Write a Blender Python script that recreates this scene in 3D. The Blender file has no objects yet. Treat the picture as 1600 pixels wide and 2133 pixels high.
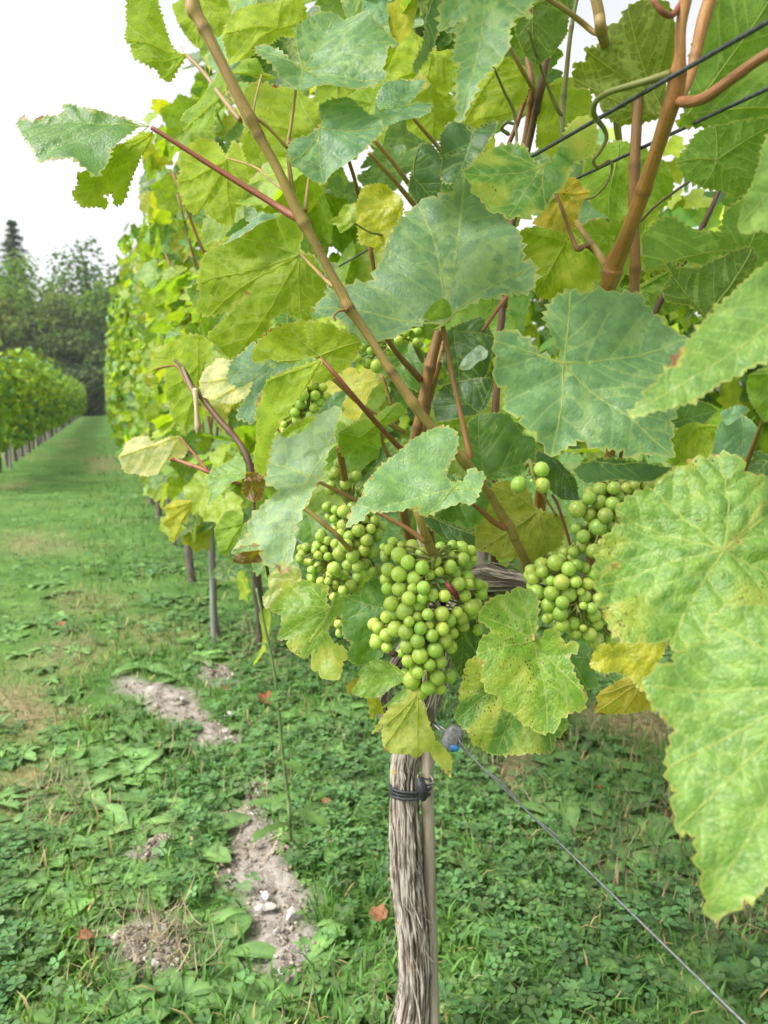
import bpy, bmesh, math, random
import numpy as np
from mathutils import Vector, Matrix
from mathutils.geometry import delaunay_2d_cdt
random.seed(7)
RNG = np.random.default_rng(7)
R = math.radians
scene = bpy.context.scene
COL = scene.collection

# ---------------------------------------------------------------- camera
YAW, PITCH, FPX, CX, CY = R(19.85), R(8.25), 1601.0, 800.0, 1066.5
CAM = np.array([0.0, 0.0, 1.0])
FW = np.array([math.sin(YAW) * math.cos(PITCH), math.cos(YAW) * math.cos(PITCH), -math.sin(PITCH)])
RT = np.array([math.cos(YAW), -math.sin(YAW), 0.0])
UP = np.cross(RT, FW)
cam_d = bpy.data.cameras.new('camera')
cam = bpy.data.objects.new('camera', cam_d)
COL.objects.link(cam)
scene.camera = cam
M = Matrix.Identity(4)
for i in range(3):
    M[i][0], M[i][1], M[i][2], M[i][3] = RT[i], UP[i], -FW[i], CAM[i]
cam.matrix_world = M
cam_d.sensor_fit = 'VERTICAL'
cam_d.sensor_height = 24.0
cam_d.lens = 12.0 / (1066.5 / FPX)
cam_d.clip_start, cam_d.clip_end = 0.02, 600
cam_d.dof.use_dof = True
cam_d.dof.focus_distance = 0.74
cam_d.dof.aperture_fstop = 6.2

# ---------------------------------------------------------------- sky, sun, exposure
SUN_EL, SUN_AZ = R(52), R(-98)          # azimuth measured from +Y (along the row) towards +X
world = bpy.data.worlds.new('World')
scene.world = world
world.use_nodes = True
wn, wl = world.node_tree.nodes, world.node_tree.links
wn.clear()
sky = wn.new('ShaderNodeTexSky'); sky.sky_type = 'NISHITA'; sky.sun_disc = False
sky.sun_elevation = SUN_EL; sky.sun_rotation = SUN_AZ
sky.air_density, sky.dust_density, sky.ozone_density = 1.0, 4.0, 1.0
hs = wn.new('ShaderNodeHueSaturation'); hs.inputs['Saturation'].default_value = 0.14
bg = wn.new('ShaderNodeBackground'); bg.inputs['Strength'].default_value = 0.115
wo = wn.new('ShaderNodeOutputWorld')
wl.new(sky.outputs[0], hs.inputs['Color']); wl.new(hs.outputs[0], bg.inputs[0]); wl.new(bg.outputs[0], wo.inputs[0])
sun_d = bpy.data.lights.new('sun', 'SUN'); sun_d.energy = 1.5; sun_d.angle = R(14); sun_d.color = (1.0, 0.965, 0.9)
sun = bpy.data.objects.new('sun', sun_d); COL.objects.link(sun)
sdir = Vector((math.sin(SUN_AZ) * math.cos(SUN_EL), math.cos(SUN_AZ) * math.cos(SUN_EL), math.sin(SUN_EL)))
sun.rotation_euler = sdir.to_track_quat('Z', 'Y').to_euler()
sun.location = (-3, 2, 6)
vs = scene.view_settings
scene.display_settings.display_device = 'sRGB'
vs.view_transform = 'Standard'; vs.look = 'None'; vs.exposure = 1.5; vs.gamma = 1.0
vs.use_curve_mapping = False
cy = scene.cycles
cy.use_denoising = True
cy.max_bounces = 6; cy.diffuse_bounces = 3; cy.glossy_bounces = 2; cy.transmission_bounces = 4; cy.transparent_max_bounces = 4
cy.use_adaptive_sampling = True; cy.adaptive_threshold = 0.02
cy.sample_clamp_indirect = 8

# ---------------------------------------------------------------- helpers
def P(px, py, d):
    return CAM + d * (FW + RT * ((px - CX) / FPX) + UP * ((CY - py) / FPX))
def ray(px, py):
    return FW + RT * ((px - CX) / FPX) + UP * ((CY - py) / FPX)
def G(px, py, z=0.0):
    r = ray(px, py); t = (z - CAM[2]) / r[2]
    return CAM + t * r
def proj(p):
    v = np.asarray(p) - CAM
    d = v @ FW
    return CX + FPX * (v @ RT) / d, CY - FPX * (v @ UP) / d, d
def S2L(c):      # sRGB 0-255 -> linear
    return tuple((x / 255 / 12.92) if x / 255 <= 0.04045 else ((x / 255 + 0.055) / 1.055) ** 2.4 for x in c)

def new_mesh(name, verts, faces, mats=(), fmat=None, col=None, smooth=True, uv=None, attrs=None):
    me = bpy.data.meshes.new(name)
    me.from_pydata([tuple(v) for v in verts], [], [tuple(f) for f in faces])
    for m in mats: me.materials.append(m)
    if fmat is not None: me.polygons.foreach_set('material_index', np.asarray(fmat, dtype=np.int32))
    if smooth: me.polygons.foreach_set('use_smooth', np.ones(len(me.polygons), dtype=bool))
    if col is not None:
        a = me.color_attributes.new('Col', 'FLOAT_COLOR', 'POINT')
        c = np.ones((len(verts), 4)); c[:, :3] = np.asarray(col)[:, :3]
        a.data.foreach_set('color', c.astype(np.float32).ravel())
    if attrs:
        for k, v in attrs.items():
            a = me.attributes.new(k, 'FLOAT', 'POINT'); a.data.foreach_set('value', np.asarray(v, dtype=np.float32))
    if uv is not None:
        u = me.uv_layers.new(name='UVMap')
        li = np.zeros(len(me.loops), dtype=np.int32); me.loops.foreach_get('vertex_index', li)
        u.data.foreach_set('uv', np.asarray(uv, dtype=np.float32)[li].ravel())
    me.update()
    return me

def big_mesh(name, verts, polys, mat, col=None, smooth=False):
    """polys: list of (N,k) int arrays; fast path for large soups"""
    me = bpy.data.meshes.new(name)
    verts = np.asarray(verts, dtype=np.float32)
    me.vertices.add(len(verts)); me.vertices.foreach_set('co', verts.ravel())
    loops = np.concatenate([p.ravel() for p in polys]).astype(np.int32)
    tot = np.concatenate([np.full(len(p), p.shape[1], dtype=np.int32) for p in polys])
    start = np.concatenate([[0], np.cumsum(tot)[:-1]]).astype(np.int32)
    me.loops.add(len(loops)); me.loops.foreach_set('vertex_index', loops)
    me.polygons.add(len(tot)); me.polygons.foreach_set('loop_start', start); me.polygons.foreach_set('loop_total', tot)
    if smooth: me.polygons.foreach_set('use_smooth', np.ones(len(tot), dtype=bool))
    me.materials.append(mat)
    if col is not None:
        a = me.color_attributes.new('Col', 'FLOAT_COLOR', 'POINT')
        c = np.ones((len(verts), 4), dtype=np.float32); c[:, :3] = col
        a.data.foreach_set('color', c.ravel())
    me.update(calc_edges=True); me.validate()
    return me

def obj(name, me, parent=None, loc=None, mat=None, color=None):
    o = bpy.data.objects.new(name, me); COL.objects.link(o)
    if loc is not None: o.location = tuple(loc)
    if mat is not None: o.matrix_world = mat
    if parent is not None:
        o.parent = parent
        o.matrix_parent_inverse = parent.matrix_basis.inverted()
    if color is not None: o.color = (*color[:3], 1.0)
    return o
def tag(o, label=None, cat=None, group=None, kind=None):
    if label: o['label'] = label
    if cat: o['category'] = cat
    if group: o['group'] = group
    if kind: o['kind'] = kind
    return o
def empty(name, loc, label, cat, group=None):
    o = bpy.data.objects.new(name, None); COL.objects.link(o); o.location = tuple(loc)
    o.empty_display_size = 0.05
    return tag(o, label, cat, group)

# numpy value noise -------------------------------------------------------
_T = np.random.default_rng(3).random((256, 256))
def vnoise(x, y):
    x = np.asarray(x, dtype=float); y = np.asarray(y, dtype=float)
    xi, yi = np.floor(x).astype(int), np.floor(y).astype(int)
    fx, fy = x - xi, y - yi
    fx = fx * fx * (3 - 2 * fx); fy = fy * fy * (3 - 2 * fy)
    a = _T[xi % 256, yi % 256]; b = _T[(xi + 1) % 256, yi % 256]
    c = _T[xi % 256, (yi + 1) % 256]; d = _T[(xi + 1) % 256, (yi + 1) % 256]
    return (a * (1 - fx) + b * fx) * (1 - fy) + (c * (1 - fx) + d * fx) * fy
def fbm(x, y, n=4):
    s = 0; a = 0.5; t = 0
    for i in range(n):
        s = s + a * vnoise(x * 2 ** i + 17.3 * i, y * 2 ** i + 9.1 * i); t += a; a *= 0.5
    return s / t

# ---------------------------------------------------------------- materials
def mat(name):
    m = bpy.data.materials.new(name); m.use_nodes = True
    nt = m.node_tree; nt.nodes.clear()
    o = nt.nodes.new('ShaderNodeOutputMaterial')
    return m, nt, o
class NB:
    """small node-building helper"""
    def __init__(s, nt): s.nt = nt
    def n(s, t, **kw):
        nd = s.nt.nodes.new(t)
        for k, v in kw.items(): setattr(nd, k, v)
        return nd
    def link(s, a, b): s.nt.links.new(a, b)
    def val(s, x, sock):
        if hasattr(x, 'is_output'): s.link(x, sock)
        else: sock.default_value = x
    def math(s, op, a, b=0.0, c=None, clamp=False):
        nd = s.n('ShaderNodeMath', operation=op, use_clamp=clamp)
        s.val(a, nd.inputs[0]); s.val(b, nd.inputs[1])
        if c is not None: s.val(c, nd.inputs[2])
        return nd.outputs[0]
    def mix(s, f, a, b, blend='MIX'):
        nd = s.n('ShaderNodeMix', data_type='RGBA', blend_type=blend)
        s.val(f, nd.inputs[0])
        s.val(a if hasattr(a, 'is_output') else (*a[:3], 1.0), nd.inputs[6])
        s.val(b if hasattr(b, 'is_output') else (*b[:3], 1.0), nd.inputs[7])
        return nd.outputs[2]
    def noise(s, vec, scale, detail=3, rough=0.55, out=0):
        nd = s.n('ShaderNodeTexNoise'); nd.inputs['Scale'].default_value = scale
        nd.inputs['Detail'].default_value = detail; nd.inputs['Roughness'].default_value = rough
        if vec is not None: s.link(vec, nd.inputs['Vector'])
        return nd.outputs[out]
    def vor(s, vec, scale, feature='F1', out=0):
        nd = s.n('ShaderNodeTexVoronoi', feature=feature); nd.inputs['Scale'].default_value = scale
        if vec is not None: s.link(vec, nd.inputs['Vector'])
        return nd.outputs[out]
    def ramp(s, f, a, b, lo=0.0, hi=1.0):
        nd = s.n('ShaderNodeMapRange', interpolation_type='SMOOTHSTEP')
        s.val(f, nd.inputs[0]); s.val(a, nd.inputs[1]); s.val(b, nd.inputs[2])
        nd.inputs[3].default_value = lo; nd.inputs[4].default_value = hi
        return nd.outputs[0]
    def attr(s, name, typ='GEOMETRY', out='Fac'):
        nd = s.n('ShaderNodeAttribute', attribute_type=typ); nd.attribute_name = name
        return nd.outputs[out]
    def mapping(s, vec, scale=(1, 1, 1), loc=None):
        nd = s.n('ShaderNodeMapping'); nd.inputs['Scale'].default_value = scale
        s.link(vec, nd.inputs['Vector'])
        if loc is not None: s.link(loc, nd.inputs['Location'])
        return nd.outputs[0]
    def bump(s, h, strength, dist):
        nd = s.n('ShaderNodeBump'); nd.inputs['Strength'].default_value = strength
        nd.inputs['Distance'].default_value = dist; s.link(h, nd.inputs['Height'])
        return nd.outputs[0]
    def princ(s, col, rough=0.6, spec=0.35, normal=None, **kw):
        nd = s.n('ShaderNodeBsdfPrincipled')
        s.val(col if hasattr(col, 'is_output') else (*col[:3], 1.0), nd.inputs['Base Color'])
        s.val(rough, nd.inputs['Roughness']); s.val(spec, nd.inputs['Specular IOR Level'])
        if normal is not None: s.link(normal, nd.inputs['Normal'])
        for k, v in kw.items(): s.val(v, nd.inputs[k])
        return nd.outputs[0]

def leaf_material():
    m, nt, out = mat('vine_leaf_blade'); b = NB(nt)
    oi = b.n('ShaderNodeObjectInfo')
    uv = b.n('ShaderNodeUVMap').outputs[0]
    off = b.n('ShaderNodeCombineXYZ'); b.link(b.math('MULTIPLY', oi.outputs['Random'], 37.0), off.inputs[0]); b.link(b.math('MULTIPLY', oi.outputs['Random'], 91.0), off.inputs[1])
    vec = b.mapping(uv, (1, 1, 1), off.outputs[0])
    base = oi.outputs['Color']
    n1 = b.noise(vec, 2.2, 4)
    n2 = b.noise(vec, 9.0, 3)
    col = b.mix(b.ramp(n2, 0.3, 0.75), b.mix(1.0, base, (0.72, 0.80, 0.82), 'MULTIPLY'), b.mix(1.0, base, (1.22, 1.16, 1.0), 'MULTIPLY'))
    vd = b.attr('vdist'); ed = b.attr('edge')
    yel = b.attr('yel', 'OBJECT'); spk = b.attr('spk', 'OBJECT'); edb = b.attr('edb', 'OBJECT')
    # yellow mottling between the veins
    ym = b.math('ADD', b.math('MULTIPLY', n1, 0.75), b.math('MULTIPLY', vd, 0.30))
    ym = b.ramp(b.math('ADD', ym, yel), 0.86, 1.16)
    ym = b.math('MULTIPLY', ym, b.math('GREATER_THAN', yel, 0.001))
    col = b.mix(ym, col, b.mix(b.ramp(n2, 0.35, 0.7), (0.32, 0.39, 0.05), (0.44, 0.40, 0.075)))
    # paler fine vein mesh
    ve = b.vor(vec, 16.0, 'DISTANCE_TO_EDGE')
    ve2 = b.vor(vec, 34.0, 'DISTANCE_TO_EDGE')
    net = b.ramp(ve, 0.0, 0.07, 1.0, 0.0)
    net2 = b.ramp(ve2, 0.0, 0.09, 1.0, 0.0)
    netm = b.math('MAXIMUM', b.math('MULTIPLY', net, 0.34), b.math('MULTIPLY', net2, 0.2))
    rug = b.attr('rug', 'OBJECT')
    nd = b.n('ShaderNodeNewGeometry')
    back = nd.outputs['Backfacing']
    col_u = b.mix(netm, col, b.mix(1.0, col, (0.72, 0.80, 0.72), 'MULTIPLY'))
    # underside: paler, with lighter net
    und = b.mix(0.15, b.mix(1.0, col, (1.08, 1.04, 1.0), 'MULTIPLY'), (0.24, 0.29, 0.05))
    und = b.mix(netm, und, b.mix(0.5, und, (0.42, 0.46, 0.10)))
    col = b.mix(back, col_u, und)
    vl = b.ramp(vd, 0.01, 0.09, 0.65, 0.0)
    col = b.mix(vl, col, b.mix(0.6, col, (0.46, 0.52, 0.18)))
    sl = b.ramp(b.attr('sdist'), 0.01, 0.15, 0.42, 0.0)
    col = b.mix(sl, col, b.mix(0.6, col, (0.44, 0.52, 0.18)))
    # rim: thin yellow line, then scorched margin where the leaf has one
    rimn = b.noise(vec, 5.0, 4)
    col = b.mix(b.ramp(ed, 0.0, 0.014, 0.55, 0.0), col, (0.46, 0.42, 0.12))
    ew = b.math('MULTIPLY', edb, b.ramp(rimn, 0.54, 0.84))
    em = b.math('SUBTRACT', 1.0, b.ramp(b.math('SUBTRACT', ed, b.math('MULTIPLY', ew, 0.13)), -0.012, 0.012))
    em = b.math('MULTIPLY', em, b.math('GREATER_THAN', ew, 0.02))
    em2 = b.math('SUBTRACT', 1.0, b.ramp(b.math('SUBTRACT', ed, b.math('MULTIPLY', ew, 0.24)), -0.02, 0.03))
    em2 = b.math('MULTIPLY', em2, b.math('GREATER_THAN', ew, 0.02))
    col = b.mix(b.math('MULTIPLY', em2, 0.7), col, (0.50, 0.42, 0.07))
    col = b.mix(em, col, b.mix(b.ramp(b.noise(vec, 14.0, 3), 0.35, 0.7), (0.16, 0.055, 0.02), (0.42, 0.22, 0.10)))
    # dark specks
    v1 = b.vor(vec, 22.0); v1r = b.vor(vec, 22.0, out=1)
    sep = b.n('ShaderNodeSeparateColor'); b.link(v1r, sep.inputs[0])
    few = b.math('GREATER_THAN', sep.outputs[0], 0.72)
    sp = b.math('MULTIPLY', b.ramp(v1, 0.07, 0.16, 1.0, 0.0), few)
    v3 = b.vor(b.mapping(vec, (1.0, 0.6, 1)), 36.0)
    pm = b.math('MULTIPLY', b.ramp(v3, 0.14, 0.3, 1.0, 0.0), b.ramp(b.math('ADD', n1, b.math('MULTIPLY', spk, 0.22)), 0.60, 0.74))
    dark = b.math('MAXIMUM', b.math('MULTIPLY', sp, 0.55), b.math('MULTIPLY', pm, b.math('GREATER_THAN', spk, 0.01)), clamp=True)
    col = b.mix(dark, col, (0.10, 0.04, 0.015))
    # relief
    pil = b.ramp(ve, 0.0, 0.30)
    h = b.math('ADD', b.math('MULTIPLY', pil, b.math('ADD', 0.30, b.math('MULTIPLY', rug, 0.38))), b.math('MULTIPLY', b.ramp(ve2, 0.0, 0.3), b.math('ADD', 0.22, b.math('MULTIPLY', rug, 0.3))))
    h = b.math('ADD', h, b.math('MULTIPLY', b.noise(vec, 40.0, 2), 0.10))
    nrm = b.bump(h, 0.36, 0.0015)
    rough = b.math('ADD', 0.37, b.math('MULTIPLY', n2, 0.22))
    rough = b.math('ADD', rough, b.math('MULTIPLY', back, 0.2))
    s1 = b.princ(col, rough, b.math('SUBTRACT', 0.5, b.math('MULTIPLY', back, 0.3)), nrm)
    tr = b.n('ShaderNodeBsdfTranslucent')
    tcol = b.mix(1.0, b.mix(0.16, col, (0.46, 0.54, 0.015)), (1.5, 1.7, 0.40), 'MULTIPLY')
    b.link(b.mix(b.math('MAXIMUM', em, dark), tcol, b.mix(1.0, col, (0.8, 0.6, 0.5), 'MULTIPLY')), tr.inputs[0])
    b.link(nrm, tr.inputs['Normal'])
    mx = b.n('ShaderNodeMixShader'); mx.inputs[0].default_value = 0.42
    b.link(s1, mx.inputs[1]); b.link(tr.outputs[0], mx.inputs[2]); b.link(mx.outputs[0], out.inputs[0])
    return m
def vein_material(name, f):
    m, nt, out = mat(name); b = NB(nt)
    oi = b.n('ShaderNodeObjectInfo')
    col = b.mix(f, oi.outputs['Color'], (0.46, 0.52, 0.20))
    s1 = b.princ(col, 0.55, 0.3)
    tr = b.n('ShaderNodeBsdfTranslucent'); b.link(b.mix(1.0, col, (2.0, 1.8, 0.8), 'MULTIPLY'), tr.inputs[0])
    mx = b.n('ShaderNodeMixShader'); mx.inputs[0].default_value = 0.62
    b.link(s1, mx.inputs[1]); b.link(tr.outputs[0], mx.inputs[2]); b.link(mx.outputs[0], out.inputs[0])
    return m
def simple_foliage(name, trans=0.35, rough=0.55, spec=0.3, hue=(1.35, 1.35, 0.7)):
    m, nt, out = mat(name); b = NB(nt)
    c = b.attr('Col', out='Color')
    geo = b.n('ShaderNodeNewGeometry')
    n = b.noise(geo.outputs['Position'], 40.0, 2)
    col = b.mix(b.ramp(n, 0.3, 0.7), b.mix(1.0, c, (0.82, 0.85, 0.85), 'MULTIPLY'), b.mix(1.0, c, (1.15, 1.12, 1.0), 'MULTIPLY'))
    s1 = b.princ(col, rough, spec)
    tr = b.n('ShaderNodeBsdfTranslucent'); b.link(b.mix(1.0, col, hue, 'MULTIPLY'), tr.inputs[0])
    mx = b.n('ShaderNodeMixShader'); mx.inputs[0].default_value = trans
    b.link(s1, mx.inputs[1]); b.link(tr.outputs[0], mx.inputs[2]); b.link(mx.outputs[0], out.inputs[0])
    return m
def cane_material():
    m, nt, out = mat('vine_cane'); b = NB(nt)
    oi = b.n('ShaderNodeObjectInfo'); base = oi.outputs['Color']
    uv = b.n('ShaderNodeUVMap').outputs[0]           # u round the cane, v along it in units of 10 cm
    st = b.noise(b.mapping(uv, (18, 0.5, 1)), 1.0, 3)
    ln = b.noise(b.mapping(uv, (2, 0.9, 1)), 1.4, 3)
    col = b.mix(b.ramp(st, 0.35, 0.65), b.mix(1.0, base, (0.86, 0.82, 0.78), 'MULTIPLY'), b.mix(1.0, base, (1.10, 1.08, 1.05), 'MULTIPLY'))
    col = b.mix(b.ramp(ln, 0.42, 0.75, 0.0, 0.75), col, (0.20, 0.085, 0.03))
    col = b.mix(b.ramp(b.noise(b.mapping(uv, (1, 0.6, 1)), 1.1, 2), 0.5, 0.75, 0.0, 0.5), col, (0.26, 0.23, 0.07))
    sp = b.vor(b.mapping(uv, (6, 7, 1)), 3.6)
    col = b.mix(b.ramp(sp, 0.10, 0.24, 0.8, 0.0), col, (0.06, 0.028, 0.015))
    nd_ = b.attr('node')
    col = b.mix(b.math('MULTIPLY', nd_, b.ramp(st, 0.2, 0.8, 0.45, 0.95)), col, (0.075, 0.038, 0.022))
    nrm = b.bump(b.math('ADD', st, b.math('MULTIPLY', b.noise(b.mapping(uv, (30, 4, 1)), 1.0, 3), 0.8)), 0.45, 0.0009)
    b.link(b.princ(col, 0.5, 0.35, nrm), out.inputs[0]); return m
def bark_material():
    m, nt, out = mat('vine_bark'); b = NB(nt)
    uv = b.n('ShaderNodeUVMap').outputs[0]
    n1 = b.noise(b.mapping(uv, (24, 2.0, 1)), 1.0, 5, 0.65)
    n2 = b.noise(b.mapping(uv, (60, 6, 1)), 1.0, 3)
    n3 = b.noise(b.mapping(uv, (5, 1.2, 1)), 1.6, 3)
    col = b.mix(b.ramp(n1, 0.40, 0.58), (0.075, 0.050, 0.038), (0.44, 0.39, 0.335))
    col = b.mix(b.ramp(n2, 0.35, 0.7, 0.0, 0.6), col, (0.46, 0.41, 0.35))
    col = b.mix(b.ramp(n3, 0.56, 0.72, 0.0, 0.65), col, (0.17, 0.085, 0.055))
    cv = b.attr('cav')
    col = b.mix(b.ramp(cv, 0.2, 0.55, 0.85, 0.0), col, (0.045, 0.028, 0.022))
    li = b.noise(b.mapping(uv, (3.2, 2.4, 1)), 1.5, 4, 0.6)
    lm = b.math('MULTIPLY', b.ramp(li, 0.64, 0.68), b.attr('lichen'))
    col = b.mix(lm, col, b.mix(b.ramp(n2, 0.3, 0.7), (0.34, 0.22, 0.03), (0.48, 0.34, 0.06)))
    h = b.math('ADD', n1, b.math('MULTIPLY', n2, 0.4))
    b.link(b.princ(col, 0.85, 0.15, b.bump(h, 0.9, 0.003)), out.inputs[0]); return m
def berry_material():
    m, nt, out = mat('grape_skin'); b = NB(nt)
    oi = b.n('ShaderNodeObjectInfo'); tc = b.n('ShaderNodeTexCoord').outputs['Object']
    off = b.n('ShaderNodeCombineXYZ'); b.link(b.math('MULTIPLY', oi.outputs['Random'], 50.0), off.inputs[0])
    vec = b.mapping(tc, (1, 1, 1), off.outputs[0])
    n = b.noise(vec, 2.0, 4)
    base = oi.outputs['Color']
    col = b.mix(b.ramp(n, 0.3, 0.7), b.mix(1.0, base, (0.82, 0.92, 0.9), 'MULTIPLY'), b.mix(1.0, base, (1.2, 1.08, 0.9), 'MULTIPLY'))
    bloom = b.noise(vec, 3.5, 4)
    col = b.mix(b.ramp(bloom, 0.45, 0.8, 0.0, 0.14), col, (0.50, 0.58, 0.36))
    v = b.vor(vec, 4.2); vc = b.n('ShaderNodeSeparateColor'); b.link(b.vor(vec, 4.2, out=1), vc.inputs[0])
    sp = b.math('MULTIPLY', b.ramp(v, 0.07, 0.13, 1.0, 0.0), b.math('GREATER_THAN', vc.outputs[0], 0.35))
    col = b.mix(b.math('MULTIPLY', sp, 0.8), col, (0.06, 0.035, 0.01))
    rs = b.ramp(b.noise(vec, 1.3, 3), 0.66, 0.76, 0.0, 0.5)
    col = b.mix(rs, col, (0.30, 0.19, 0.06))
    rough = b.ramp(bloom, 0.35, 0.7, 0.24, 0.48)
    s = b.n('ShaderNodeBsdfPrincipled')
    b.link(b.mix(1.0, col, (1.18, 1.14, 1.2), 'MULTIPLY'), s.inputs['Base Color']); b.link(rough, s.inputs['Roughness'])
    s.inputs['Specular IOR Level'].default_value = 0.45
    s.inputs['Subsurface Weight'].default_value = 0.75
    s.inputs['Subsurface Radius'].default_value = (0.010, 0.011, 0.003)
    s.inputs['Subsurface Scale'].default_value = 0.8
    b.link(s.outputs[0], out.inputs[0]); return m
def plain(name, c1, c2=None, scale=60.0, rough=0.6, spec=0.35, metallic=0.0, bump=0.0, stretch=(1, 1, 1), bd=0.002):
    m, nt, out = mat(name); b = NB(nt)
    tc = b.n('ShaderNodeTexCoord').outputs['Object']
    n = b.noise(b.mapping(tc, stretch), scale, 4)
    col = b.mix(b.ramp(n, 0.3, 0.7), c1, c2 or tuple(x * 1.3 for x in c1))
    kw = {'Metallic': metallic}
    nrm = b.bump(n, bump, bd) if bump else None
    b.link(b.princ(col, rough, spec, nrm, **kw), out.inputs[0]); return m

MVEIN2 = vein_material('vine_leaf_side_vein', 0.22)
MLEAF, MVEIN, MCANE, MBARK, MBERRY = leaf_material(), vein_material('vine_leaf_main_vein', 0.66), cane_material(), bark_material(), berry_material()
MGRASS = simple_foliage('grass_blade', 0.3, 0.5, 0.3)
MCLOVER = simple_foliage('clover_leaf', 0.25, 0.55, 0.3)
MWEED = simple_foliage('weed_leaf', 0.25, 0.5, 0.35)
MFOL = simple_foliage('vine_foliage', 0.42, 0.5, 0.4)
MTREE = simple_foliage('tree_foliage', 0.45, 0.7, 0.08, (1.4, 1.5, 0.6))
MHAY = simple_foliage('dry_straw', 0.15, 0.7, 0.2, (1, 1, 1))
MTRUNK = plain('tree_bark', (0.05, 0.04, 0.03), (0.11, 0.09, 0.07), 3.0, 0.9, 0.1, bump=0.5, bd=0.05)
MSTAKE = plain('bamboo_stake', (0.19, 0.155, 0.11), (0.37, 0.32, 0.25), 14.0, 0.5, 0.3, bump=0.15, stretch=(12, 12, 0.6))
MPOST = plain('weathered_post', (0.20, 0.19, 0.18), (0.34, 0.33, 0.32), 14.0, 0.75, 0.25, bump=0.3, stretch=(6, 6, 0.5))
MWIRE = plain('galvanised_wire', (0.17, 0.175, 0.18), (0.30, 0.31, 0.32), 300.0, 0.42, 0.5, 0.75, bump=0.2, bd=0.0006)
MDWIRE = plain('dark_coated_wire', (0.030, 0.036, 0.042), (0.075, 0.08, 0.085), 200.0, 0.5, 0.4, 0.2)
MBLACK = plain('black_rubber', (0.012, 0.013, 0.015), (0.035, 0.036, 0.04), 300.0, 0.55, 0.4, bump=0.3, bd=0.0008)
MGREY = plain('tensioner_casting', (0.11, 0.115, 0.12), (0.23, 0.225, 0.215), 260.0, 0.7, 0.3, 0.25, bump=0.5, bd=0.0008)
MBLUE = plain('blue_plastic', (0.02, 0.14, 0.42), (0.04, 0.2, 0.5), 200.0, 0.4, 0.4)
MSTONE = plain('chalk_stone', (0.46, 0.43, 0.38), (0.66, 0.64, 0.60), 70.0, 0.9, 0.15, bump=0.6, bd=0.004)
MDRY = plain('dead_leaf', (0.10, 0.035, 0.015), (0.34, 0.14, 0.06), 60.0, 0.7, 0.2, bump=0.6, bd=0.003)
MORANGE = plain('fallen_leaf', (0.16, 0.065, 0.032), (0.32, 0.165, 0.085), 50.0, 0.7, 0.2, bump=0.4, bd=0.002)

# ---------------------------------------------------------------- leaf blades
def inside(poly, pts):
    x, y = pts[:, 0][:, None], pts[:, 1][:, None]
    a = poly; c = np.roll(poly, -1, axis=0)
    ya, yc = a[:, 1][None], c[:, 1][None]; xa, xc = a[:, 0][None], c[:, 0][None]
    cond = (ya > y) != (yc > y)
    xi = xa + (y - ya) / np.where(yc - ya == 0, 1e-12, yc - ya) * (xc - xa)
    return (np.sum(cond & (x < xi), axis=1) % 2) == 1
def segdist(pts, A, B):
    d = B - A; L = np.maximum((d * d).sum(1), 1e-14)
    t = np.clip(((pts[:, None] - A[None]) * d[None]).sum(2) / L[None], 0, 1)
    q = A[None] + t[..., None] * d[None]
    return np.sqrt(((pts[:, None] - q) ** 2).sum(2)).min(1)

def serrate(poly, tooth, amp, rng):
    """resample a closed outline and give it the small uneven teeth of a vine leaf"""
    area = 0.5 * np.sum(poly[:, 0] * np.roll(poly[:, 1], -1) - np.roll(poly[:, 0], -1) * poly[:, 1])
    if area < 0: poly = poly[::-1]
    out = []
    n = len(poly)
    for i in range(n):
        a, c = poly[i], poly[(i + 1) % n]
        L = np.linalg.norm(c - a)
        if L < 1e-7: continue
        nx = np.array([(c - a)[1], -(c - a)[0]]) / L
        out.append(a)
        k = int(round(L / tooth))
        if k <= 0:
            continue
        for j in range(k):
            t0, t1 = j / k, (j + 1) / k
            tm = t0 + (t1 - t0) * rng.uniform(0.45, 0.7)
            h = amp * rng.uniform(0.2, 1.55)
            bulge = math.sin(math.pi * tm) * L * 0.035
            out.append(a + (c - a) * tm + nx * (h + bulge))
            if j < k - 1:
                out.append(a + (c - a) * t1 + nx * (-0.15 * h + math.sin(math.pi * t1) * L * 0.035))
    return np.array(out)

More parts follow.
